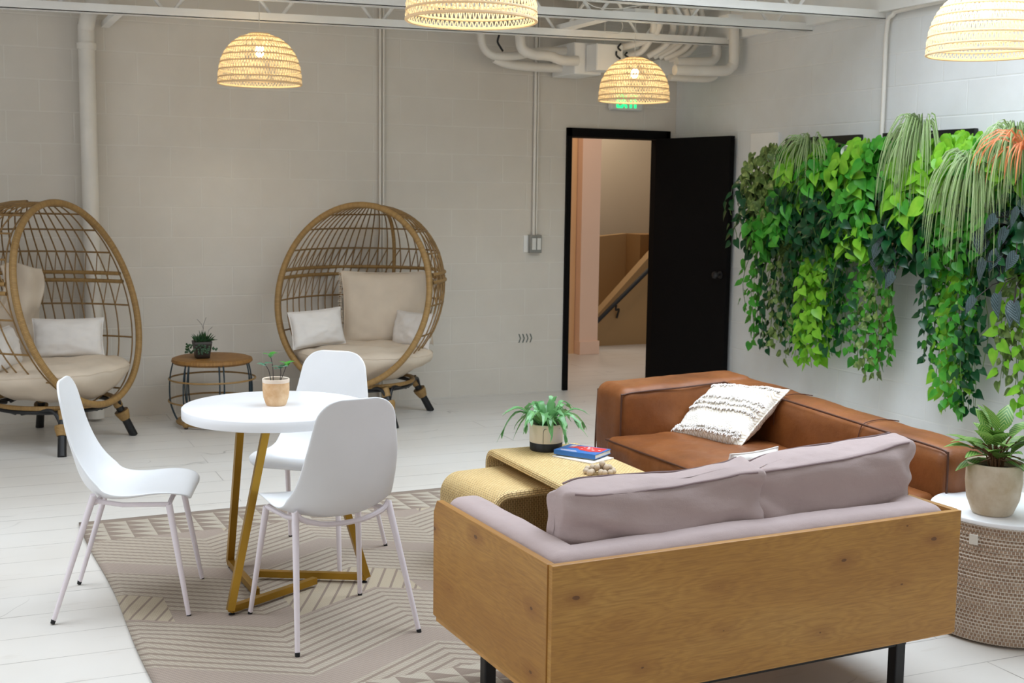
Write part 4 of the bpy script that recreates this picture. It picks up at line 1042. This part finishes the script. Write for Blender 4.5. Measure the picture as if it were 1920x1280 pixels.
# ------------------------------------------------------------------ nesting wicker tables
def waterfall(L, Wd, Ht, r, th):
    out = []; inn = []
    def add(x, z, nx, nz): out.append((x, z)); inn.append((x-nx*th, z-nz*th))
    for i in range(7): add(-L/2, (Ht-r)*i/6, -1, 0)
    for i in range(1, 9): a = PI-PI/2*i/8; add(-L/2+r+r*math.cos(a), Ht-r+r*math.sin(a), math.cos(a), math.sin(a))
    for i in range(1, 12): add(-L/2+r+(L-2*r)*i/12, Ht, 0, 1)
    for i in range(0, 9): a = PI/2-PI/2*i/8; add(L/2-r+r*math.cos(a), Ht-r+r*math.sin(a), math.cos(a), math.sin(a))
    for i in range(1, 7): add(L/2, (Ht-r)*(1-i/6), 1, 0)
    m = len(out); mb = MB(); S = [0]
    for i in range(1, m): S.append(S[-1]+math.hypot(out[i][0]-out[i-1][0], out[i][1]-out[i-1][1]))
    rr = .012
    # cross-section of the slab across its width, with rounded edges
    def row(i):
        (xo, zo), (xi, zi) = out[i], inn[i]; pts = []
        for (k, y) in ((.25, -Wd/2), (.08, -Wd/2+.004), (0, -Wd/2+rr), (0, 0), (0, Wd/2-rr), (.08, Wd/2-.004), (.25, Wd/2), (.75, Wd/2), (1, Wd/2-rr), (1, 0), (1, -Wd/2+rr), (.75, -Wd/2)):
            pts.append(Vector((xo+(xi-xo)*k, y, zo+(zi-zo)*k)))
        return pts
    rows = [row(i) for i in range(m)]; K = 12
    cum = [0]
    for k in range(K): cum.append(cum[-1]+(rows[0][(k+1) % K]-rows[0][k]).length)
    vs = [p for r_ in rows for p in r_]; fs = []; us = []
    for i in range(m-1):
        for k in range(K):
            k2 = (k+1) % K; fs.append([i*K+k, (i+1)*K+k, (i+1)*K+k2, i*K+k2])
            us.append([(S[i], cum[k]), (S[i+1], cum[k]), (S[i+1], cum[k+1]), (S[i], cum[k+1])])
    fs.append(list(range(K))); us.append([(0, 0)]*K); fs.append([(m-1)*K+k for k in range(K)][::-1]); us.append([(0, 0)]*K)
    return mb.add(vs, fs, us)
t1 = thing('wicker_coffee_table', 'taller waterfall wicker table carrying the fern, book and beads', 'coffee table', (2.325, 4.38, .008), PI/2-.02, 'nested wicker tables')
waterfall(.99, .425, .442, .07, .034).build('woven_body', M['wicker'], t1, ang=50)
t2 = thing('wicker_coffee_table', 'lower waterfall wicker table pulled out to the left from under the taller one', 'coffee table', (2.27, 4.60, .008), .12, 'nested wicker tables')
waterfall(.76, .43, .372, .085, .036).build('woven_body', M['wicker'], t2, ang=50)

# fern-like plant on the coffee table
fp = thing('potted_fern', 'strap-leaved fern in a cream and black cylinder pot on the wicker table', 'potted plant', (2.345, 4.73, .450))
MB().lathe([(.070, .036), (.072, .04), (.073, .10), (.0725, .115), (.069, .117), (.066, .112), (.065, .095)], 48).build('pot', M['pot_cream'], fp)
MB().lathe([(.001, 0), (.066, 0), (.070, .004), (.0712, .036), (.0705, .037)], 48).build('pot_band', M['black'], fp)
MB().lathe([(.066, .10), (.03, .104), (.001, .103)], 24).build('soil', M['soil'], fp)
ln = [(-2.05, .04), (-2.05, .085), (-2.0, .098), (-1.9, .103), (-1.0, .103)]
MB().tube(smoothpts([(.0735*math.cos(a), .0735*math.sin(a), z) for a0_, z in ln for a in (a0_-.15,)], 5), .0009, 6).build('line_motif', M['black'], fp)
m_ = MB(); rnd = random.Random(21)
for k in range(34):
    a = 2*PI*k/34+rnd.uniform(-.12, .12); R_o = rnd.uniform(.11, .21); hh = rnd.uniform(.05, .105); dr = rnd.uniform(.02, .15)
    if k % 4 == 0: R_o *= .5; hh *= 1.3; dr *= .2
    pts = []
    for i in range(11):
        q = i/10; r = .02+R_o*(q**.85); z = .10+hh*math.sin(min(1, q*1.6)*PI/2)-dr*max(0, q-.35)**1.4*2.0
        pts.append((r*math.cos(a+.25*q*rnd.uniform(-.3, .3)), r*math.sin(a+.1*q), z))
    blade(m_, pts, rnd.uniform(.024, .036), Vector((0, 0, 1)), True, .18, rnd)
    if k % 3 == 0:
        e = Vector(pts[-3]); d = (Vector(pts[-1])-e).normalized()
        for sgn in (-1, 1): leaf(m_, e, d+Vector((-d.y, d.x, 0))*sgn*.5, Vector((0, 0, 1)), .045, .016, 'oval')
m_.build('fronds', M['leaf_fern'], fp)

# books
bk = thing('paperback_book', 'blue book with a red and white cover lying on the wicker table', 'book', (2.425, 4.545, .462), -.98)
MB().box((0, 0, .0095), (.192, .138, .015)).build('pages', M['page'], bk, smooth=False)
M['book_blue'] = plain('book_blue', lin(36, 104, 176), .35, .04); M['book_red'] = plain('book_red', lin(206, 48, 52), .35, .06); M['print_pale'] = plain('print_pale', lin(214, 204, 208), .4, .05)
cv = MB().box((0, 0, .0180), (.196, .142, .002)).box((0, 0, .001), (.196, .142, .002)).box((0, -.0705, .0095), (.196, .002, .019)).build('cover', M['book_blue'], bk, smooth=False)
MB().prism([(-.07, .0), (-.05, .045), (.01, .062), (.085, .064), (.09, -.01), (.05, -.03), (.0, -.02), (-.03, .01)], .0192, .0196).build('cover_picture', M['book_red'], cv, smooth=False)
pr_ = MB()
for k in range(9): pr_.lathe([(.001, 0), (rnd.uniform(.003, .007), 0), (.001, .0003)], 10, (rnd.uniform(-.04, .075), rnd.uniform(.0, .05), .0197))
pr_.prism([(-.075, .05), (-.05, .058), (-.055, .03), (-.075, .02)], .0196, .0199)
for k in range(3): pr_.box((-.045+.006*k, -.042-.009*k, .0194), (.075, .0035, .0004))
pr_.build('cover_print', M['print_pale'], cv, smooth=False)
mg = thing('magazine', 'thin pale magazine under the blue book', 'magazine', (2.415, 4.520, .450), -1.15)
MB().box((0, 0, .003), (.21, .15, .006)).build('pages', M['page'], mg, smooth=False, bevel=.001)
mg = thing('notebook', 'small dark-edged notebook between the magazine and the blue book', 'notebook', (2.425, 4.535, .4562), -1.02)
MB().box((0, 0, .0028), (.17, .125, .0055)).build('pages', M['grey_paint'], mg, smooth=False, bevel=.001)
# knot of wooden beads
kn = thing('bead_knot', 'knot of pale wooden beads lying on the wicker table', 'bead garland', (2.335, 4.225, .450), -.5)
rnd = random.Random(12)
for (x, y, z) in [(-.055, -.005, 0), (-.05, .018, .004), (-.032, -.018, 0), (-.03, .006, .014), (-.022, .028, 0), (-.012, -.008, .018), (0, .016, .016), (.004, -.022, 0), (.008, .002, .030), (.02, .022, .004), (.024, -.004, .018), (.036, .012, .014), (.04, -.018, 0), (.052, .0, 0), (.05, .022, .002), (-.04, -.034, 0), (.018, -.034, .002), (-.012, .034, .006)]:
    MB().ball((0, 0, 0), rnd.uniform(.0115, .0135), 8).build('bead', M['bead_wood'], kn, loc=(x, y, z+.0125))

# ------------------------------------------------------------------ pouf table with its plant
pf = thing('basket_side_table', 'round woven jute basket table with a white top beside the oak sofa', 'side table', (3.49, 3.245, 0))
prf = [(.24, 0), (.262, .008)]; n_ = 28
for k in range(n_):
    z0 = .010+k*.0148; r = .262+.016*math.sin(PI*(k+1)/n_)
    for q in (.0, .25, .5, .75): prf.append((r+.0045*math.sin(PI*q), z0+.0148*q))
prf.append((.266, .010+n_*.0148))
MB().lathe(prf, 110).build('basket', M['basket'], pf)
MB().lathe([(.001, .424), (.268, .424), (.273, .428), (.273, .438), (.269, .442), (.001, .442)], 96).build('tabletop', M['table_white'], pf, ang=50)
a = math.atan2(2.9-3.245, 2.9-3.49)-.18
MB().box((.283*math.cos(a), .283*math.sin(a), .375), (.004, .03, .035), rz=a).build('tag', M['page'], pf, smooth=False)
vp = thing('potted_foliage_plant', 'variegated leafy plant in a stone-coloured pot on the basket table', 'potted plant', (3.362, 3.205, .443))
small_pot(vp, .0965, .185, .01, M['stone_pot'], foot=.66)
rnd = random.Random(31); stm = MB(); lf = MB()
for k in range(38):
    a = 2*PI*k*.618*1.0; q = k/38; e = rnd.uniform(.25, 1.2) if q > .3 else rnd.uniform(1.0, 1.5)
    L = rnd.uniform(.05, .12)+(.03 if q < .3 else 0); b0 = Vector((rnd.uniform(-.025, .025), rnd.uniform(-.025, .025), .165))
    d = Vector((math.cos(a)*math.cos(e), math.sin(a)*math.cos(e), math.sin(e))); tip = b0+d*L
    stm.tube(smoothpts([b0, b0+Vector((0, 0, L*.35))+d*L*.3, tip], 3), .0028, 5)
    ld = (d+Vector((0, 0, -.35+rnd.uniform(-.3, .3)))); leaf(lf, tip-d*.01, ld, Vector((0, 0, 1))-d*.2, rnd.uniform(.075, .11), rnd.uniform(.058, .078), 'oval', .45)
stm.build('stems', plain('brown_stems', lin(112, 78, 48), .7, .2), vp); lf.build('leaves', M['leaf_varieg'], vp)

# ------------------------------------------------------------------ living wall
M['felt'] = plain('planter_felt', lin(24, 26, 25), .9, .2, nscale=30)
for i, (y1, y0, lab) in enumerate(((7.19, 6.41, 'black planter panel at the left end of the green wall'), (6.21, 5.43, 'black planter panel in the middle of the green wall'), (5.19, 4.41, 'black planter panel at the right end of the green wall'))):
    pn = thing('planter_panel', lab, 'planter', (5.40, (y0+y1)/2, 1.20), group='planter panels of the green wall')
    w_ = y1-y0
    MB().box((0, 0, .375), (.03, w_, .75)).build('backing_board', M['black'], pn, smooth=False, bevel=.003)
    for dy in (-w_/2+.05, 0, w_/2-.05):
        MB().lathe([(.001, 0), (.007, 0), (.006, .003), (.001, .004)], 12).xf(Matrix.Rotation(-PI/2, 4, 'Y')).build('screw', M['galvanised'], pn, loc=(-.0155, dy, .72))
    for r in range(3):
        for c in range(4):
            yc = -w_/2+w_*(c+.5)/4; zc = .02+r*.21
            MB().prism([(-.015, zc), (-.05, zc), (-.10, zc+.15), (-.015, zc+.15)], yc-w_*.115, yc+w_*.115, 'y').xf(Matrix.Identity(4)).build('pocket', M['felt'], pn, smooth=False)
TIP = [(7.7, .75), (7.45, .62), (7.2, .55), (6.8, .44), (6.5, .5), (6.25, .55), (6.0, .46), (5.86, .62), (5.78, 1.08), (5.68, 1.15), (5.60, .75), (5.5, .43), (5.4, .36), (5.2, .38), (5.1, .6), (5.05, 1.0), (5.0, .9), (4.95, .5), (4.8, .38), (4.3, .45)]
def tipz(y):
    for (a, x), (b, z) in zip(TIP, TIP[1:]):
        if b <= y <= a: return x+(z-x)*(a-y)/(a-b)-.07
    return .6
def vine(st, lf, root, lat, outw, zend, size, rnd, dens=.05):
    n = 10; p0 = Vector(root); pts = []
    ph = rnd.uniform(0, 6); drop = root[2]-zend
    for i in range(n+1):
        q = i/n
        pts.append(Vector((max(4.6, p0.x-outw*min(1, q*2.2)**.6*(1-.25*q)+.02*math.sin(ph+q*7)), p0.y+lat*min(1, q*1.5)+.03*math.sin(ph+q*6)*q, p0.z+.05*math.sin(min(1, q*4)*PI)*(1 if drop < .5 else .5)-drop*q**1.1)))
    sp = smoothpts(pts, 3); st.tube(sp, .0022, 4, cap=False)
    L = 0; nxt = .02; sd = 1
    for a, b in zip(sp, sp[1:]):
        L += (b-a).length
        while L > nxt:
            nxt += dens*rnd.uniform(.7, 1.35); sd = -sd
            d = Vector((rnd.uniform(-.5, .1), sd*rnd.uniform(.2, 1.0), rnd.uniform(-1.2, -.25)))
            nn = Vector((-1, rnd.uniform(-.5, .5), rnd.uniform(-.1, .9)))
            s_ = size*rnd.uniform(.6, 1.2)
            o = b+Vector((rnd.uniform(-.035, .0), sd*rnd.uniform(.005, .03), rnd.uniform(0, .02)))
            leaf(lf, o, d, nn, s_, s_*.78, 'heart', rnd.uniform(.05, .3))
def trailing(label, mat, y, z, nv, drop, size, seed, spread=.14, outw=(.06, .2), grp=None, dens=.05, name='trailing_plant'):
    rnd = random.Random(seed)
    o = thing(name, label, 'plant', (5.33, y, z), group=grp); st, lf = MB(), MB()
    for k in range(nv):
        yy = y+rnd.uniform(-.06, .06); lat = rnd.uniform(-spread, spread)
        ze = z-drop*rnd.uniform(.7, 1.1) if drop < .6 else max(tipz(yy+lat)+abs(rnd.gauss(0, .14)), .34)
        if ze > z-.12: ze = z-.12-rnd.random()*.1
        vine(st, lf, (5.32, yy, z+rnd.uniform(-.02, .03)), lat, rnd.uniform(*outw), ze, size, rnd, dens)
    T = Matrix.Translation(-Vector(o.location)); st.xf(T); lf.xf(T)
    st.build('stems', M['stem_green'], o); lf.build('leaves', M[mat], o, merge=False, ang=0)
    return o
ORD = ['leftmost']+[f'{n} from the left' for n in 'second third fourth fifth sixth seventh eighth ninth tenth eleventh twelfth thirteenth fourteenth fifteenth sixteenth seventeenth eighteenth nineteenth twentieth twenty-first'.split()]
LB = {'leaf_lime': 'bright lime green', 'leaf_mid': 'mid green', 'leaf_dark': 'glossy dark green', 'leaf_olive': 'olive mottled'}
rnd0 = random.Random(99); sd = 100
cols = [7.30, 7.12, 6.94, 6.76, 6.58, 6.42, 6.26, 6.10, 5.94, 5.76, 5.58, 5.42, 5.26, 5.10, 4.94, 4.78, 4.60, 4.42]
pal_top = ['leaf_olive', 'leaf_olive', 'leaf_mid', 'leaf_lime', 'leaf_lime', 'leaf_mid', 'leaf_lime', 'leaf_mid', 'leaf_mid', 'leaf_lime', 'leaf_lime', 'leaf_lime', 'leaf_lime', 'leaf_mid', 'leaf_lime', 'leaf_dark', 'leaf_mid', 'leaf_mid']
pal_mid = ['leaf_dark', 'leaf_olive', 'leaf_mid', 'leaf_dark', 'leaf_dark', 'leaf_dark', 'leaf_mid', 'leaf_mid', 'leaf_dark', 'leaf_lime', 'leaf_mid', 'leaf_lime', 'leaf_dark', 'leaf_mid', 'leaf_dark', 'leaf_dark', 'leaf_dark', 'leaf_mid']
pal_low = ['leaf_dark', 'leaf_mid', 'leaf_mid', 'leaf_dark', 'leaf_dark', 'leaf_dark', 'leaf_dark', 'leaf_lime', 'leaf_dark', 'leaf_dark', 'leaf_dark', 'leaf_mid', 'leaf_mid', 'leaf_dark', 'leaf_mid', 'leaf_dark', 'leaf_mid', 'leaf_dark']
for (z, pal, row) in ((1.84, pal_top, 'top'), (1.64, pal_mid, 'upper middle'), (1.46, pal_low, 'lower middle')):
    for i, y in enumerate(cols):
        sd += 1; m_ = pal[i]
        zz = z-(.06 if i == 0 and row == 'top' else 0)
        lab = f'{LB[m_]} plant, {ORD[i]} in the {row} planter row'
        trailing(lab, m_, y, zz, 6, rnd0.uniform(.24, .36), rnd0.uniform(.068, .098) if m_ != 'leaf_lime' else .105, sd, .16, (.08, .26), grp=f'{LB[m_]} plants in the {row} row of the green wall', dens=.040, name='climbing_plant')
hang = [('leaf_mid', 7.25), ('leaf_dark', 7.12), ('leaf_olive', 7.0), ('leaf_dark', 6.88), ('leaf_mid', 6.76), ('leaf_lime', 6.64), ('leaf_lime', 6.52), ('leaf_mid', 6.40), ('leaf_dark', 6.28), ('leaf_mid', 6.14), ('leaf_olive', 6.02), ('leaf_mid', 5.93), ('leaf_dark', 5.55), ('leaf_mid', 5.46), ('leaf_lime', 5.37), ('leaf_mid', 5.28), ('leaf_dark', 5.19), ('leaf_olive', 4.92), ('leaf_lime', 4.82), ('leaf_mid', 4.70), ('leaf_mid', 4.55)]
for i, (m_, y) in enumerate(hang):
    part_ = 'left' if y > 5.8 else 'middle' if y > 5.05 else 'right-hand'
    lab = f'{LB[m_]} vine, {ORD[i]} of those hanging below the planters'
    trailing(lab, m_, y, 1.30, 6, .9, .062 if m_ != 'leaf_lime' else .082, 300+i, .10, (.03, .16), grp=f'{LB[m_]} vines in the {part_} curtain below the green wall', dens=.046)
def grass(label, mat, y, z, nb, L, seed, x=5.22, grp=None, up=.12):
    rnd = random.Random(seed); o = thing('spider_plant', label, 'plant', (x, y, z), group=grp); m_ = MB()
    for k in range(nb):
        a = rnd.uniform(-1.35, 1.35); out_ = rnd.uniform(.06, .24); l = L*rnd.uniform(.55, 1.1); hh = rnd.uniform(.02, up); pts = []
        for i in range(10):
            q = i/9; r = out_*(1-(1-q)**2.2)
            pts.append((-r*math.cos(a), r*math.sin(a)*1.25, hh*math.sin(min(1, q*2.4)*PI/1.6)-l*max(0, q-.22)**1.35))
        blade(m_, pts, rnd.uniform(.007, .012), Vector((-1, 0, .4)))
    m_.build('blades', M[mat], o, ang=0); return o
grass('slender striped grassy plant spilling from the top of the left planter panel', 'leaf_grass', 6.68, 1.86, 70, .42, 1)
grass('large striped grassy plant arching over the top of the middle planter panel', 'leaf_grass', 5.66, 1.90, 110, .72, 2, up=.16)
grass('wide striped grassy plant arching out right of the middle planter panel', 'leaf_grass', 5.17, 1.72, 100, .78, 3, x=5.15)
grass('striped grassy plant at the top of the right edge of the picture', 'leaf_grass', 4.90, 1.86, 80, .62, 4, x=5.15)
grass('copper orange grassy plant at the right edge of the picture', 'leaf_copper', 4.74, 1.80, 30, .30, 5, x=5.06)
grass('dark green strap-leaved plant in the middle of the left planter panel', 'leaf_dark', 6.63, 1.62, 34, .36, 6)
def silver(label, y, z, seed, n=16):
    rnd = random.Random(seed); o = thing('silver_leaf_plant', label, 'plant', (5.20, y, z)); m_, st = MB(), MB()
    for k in range(n):
        q = Vector((-rnd.uniform(.02, .16), rnd.uniform(-.15, .15), rnd.uniform(-.16, .14)))
        st.tube([(0.05, 0, 0), q*.6+Vector((0, 0, .02)), q], .003, 5)
        leaf(m_, q, Vector((rnd.uniform(-.4, 0), rnd.uniform(-.8, .8), -1)), Vector((-1, rnd.uniform(-.4, .4), rnd.uniform(.0, .6))), rnd.uniform(.10, .14), rnd.uniform(.07, .09), 'heart', .15)
    st.build('stems', M['stem_dark'], o); m_.build('leaves', M['leaf_silver'], o, merge=False, ang=0)
silver('silver-veined dark-leaved plant at the right edge below the copper grass', 4.90, 1.42, 1, 12)
silver('silver-veined dark-leaved plant lower down at the right edge', 4.88, 1.16, 2, 7)
silver('silver-veined dark-leaved plant at the gap between left and middle curtains', 5.78, 1.22, 3, 6)
# big heart leaves
rnd = random.Random(44); bh = thing('philodendron', 'plant with very large lime heart leaves high in the middle of the green wall', 'plant', (5.16, 5.38, 1.68)); m_, st = MB(), MB()
for k in range(13):
    q = Vector((-rnd.uniform(.0, .12), rnd.uniform(-.22, .22), rnd.uniform(-.34, .16))); st.tube([(.1, 0, 0), q*.6+Vector((.02, 0, .03)), q], .004, 5)
    leaf(m_, q, Vector((-.2, rnd.uniform(-1, 1), rnd.uniform(-1, -.2))), Vector((-1, rnd.uniform(-.4, .4), .5)), rnd.uniform(.13, .18), rnd.uniform(.11, .15), 'heart', .2)
st.build('stems', M['stem_green'], bh); m_.build('leaves', M['leaf_lime'], bh, merge=False, ang=0)
a = at(1590, 285, X=5.2)
tag(MB().lathe([(.001, -.03), (.03, -.03), (.034, .03), (.030, .034), (.028, -.02), (.001, -.022)], 24).xf(Matrix.Rotation(-1.2, 4, 'Y')).build('plant_cup', M['switch_white'], loc=a), 'small white cup sticking out of the top of the left planter panel', 'cup')
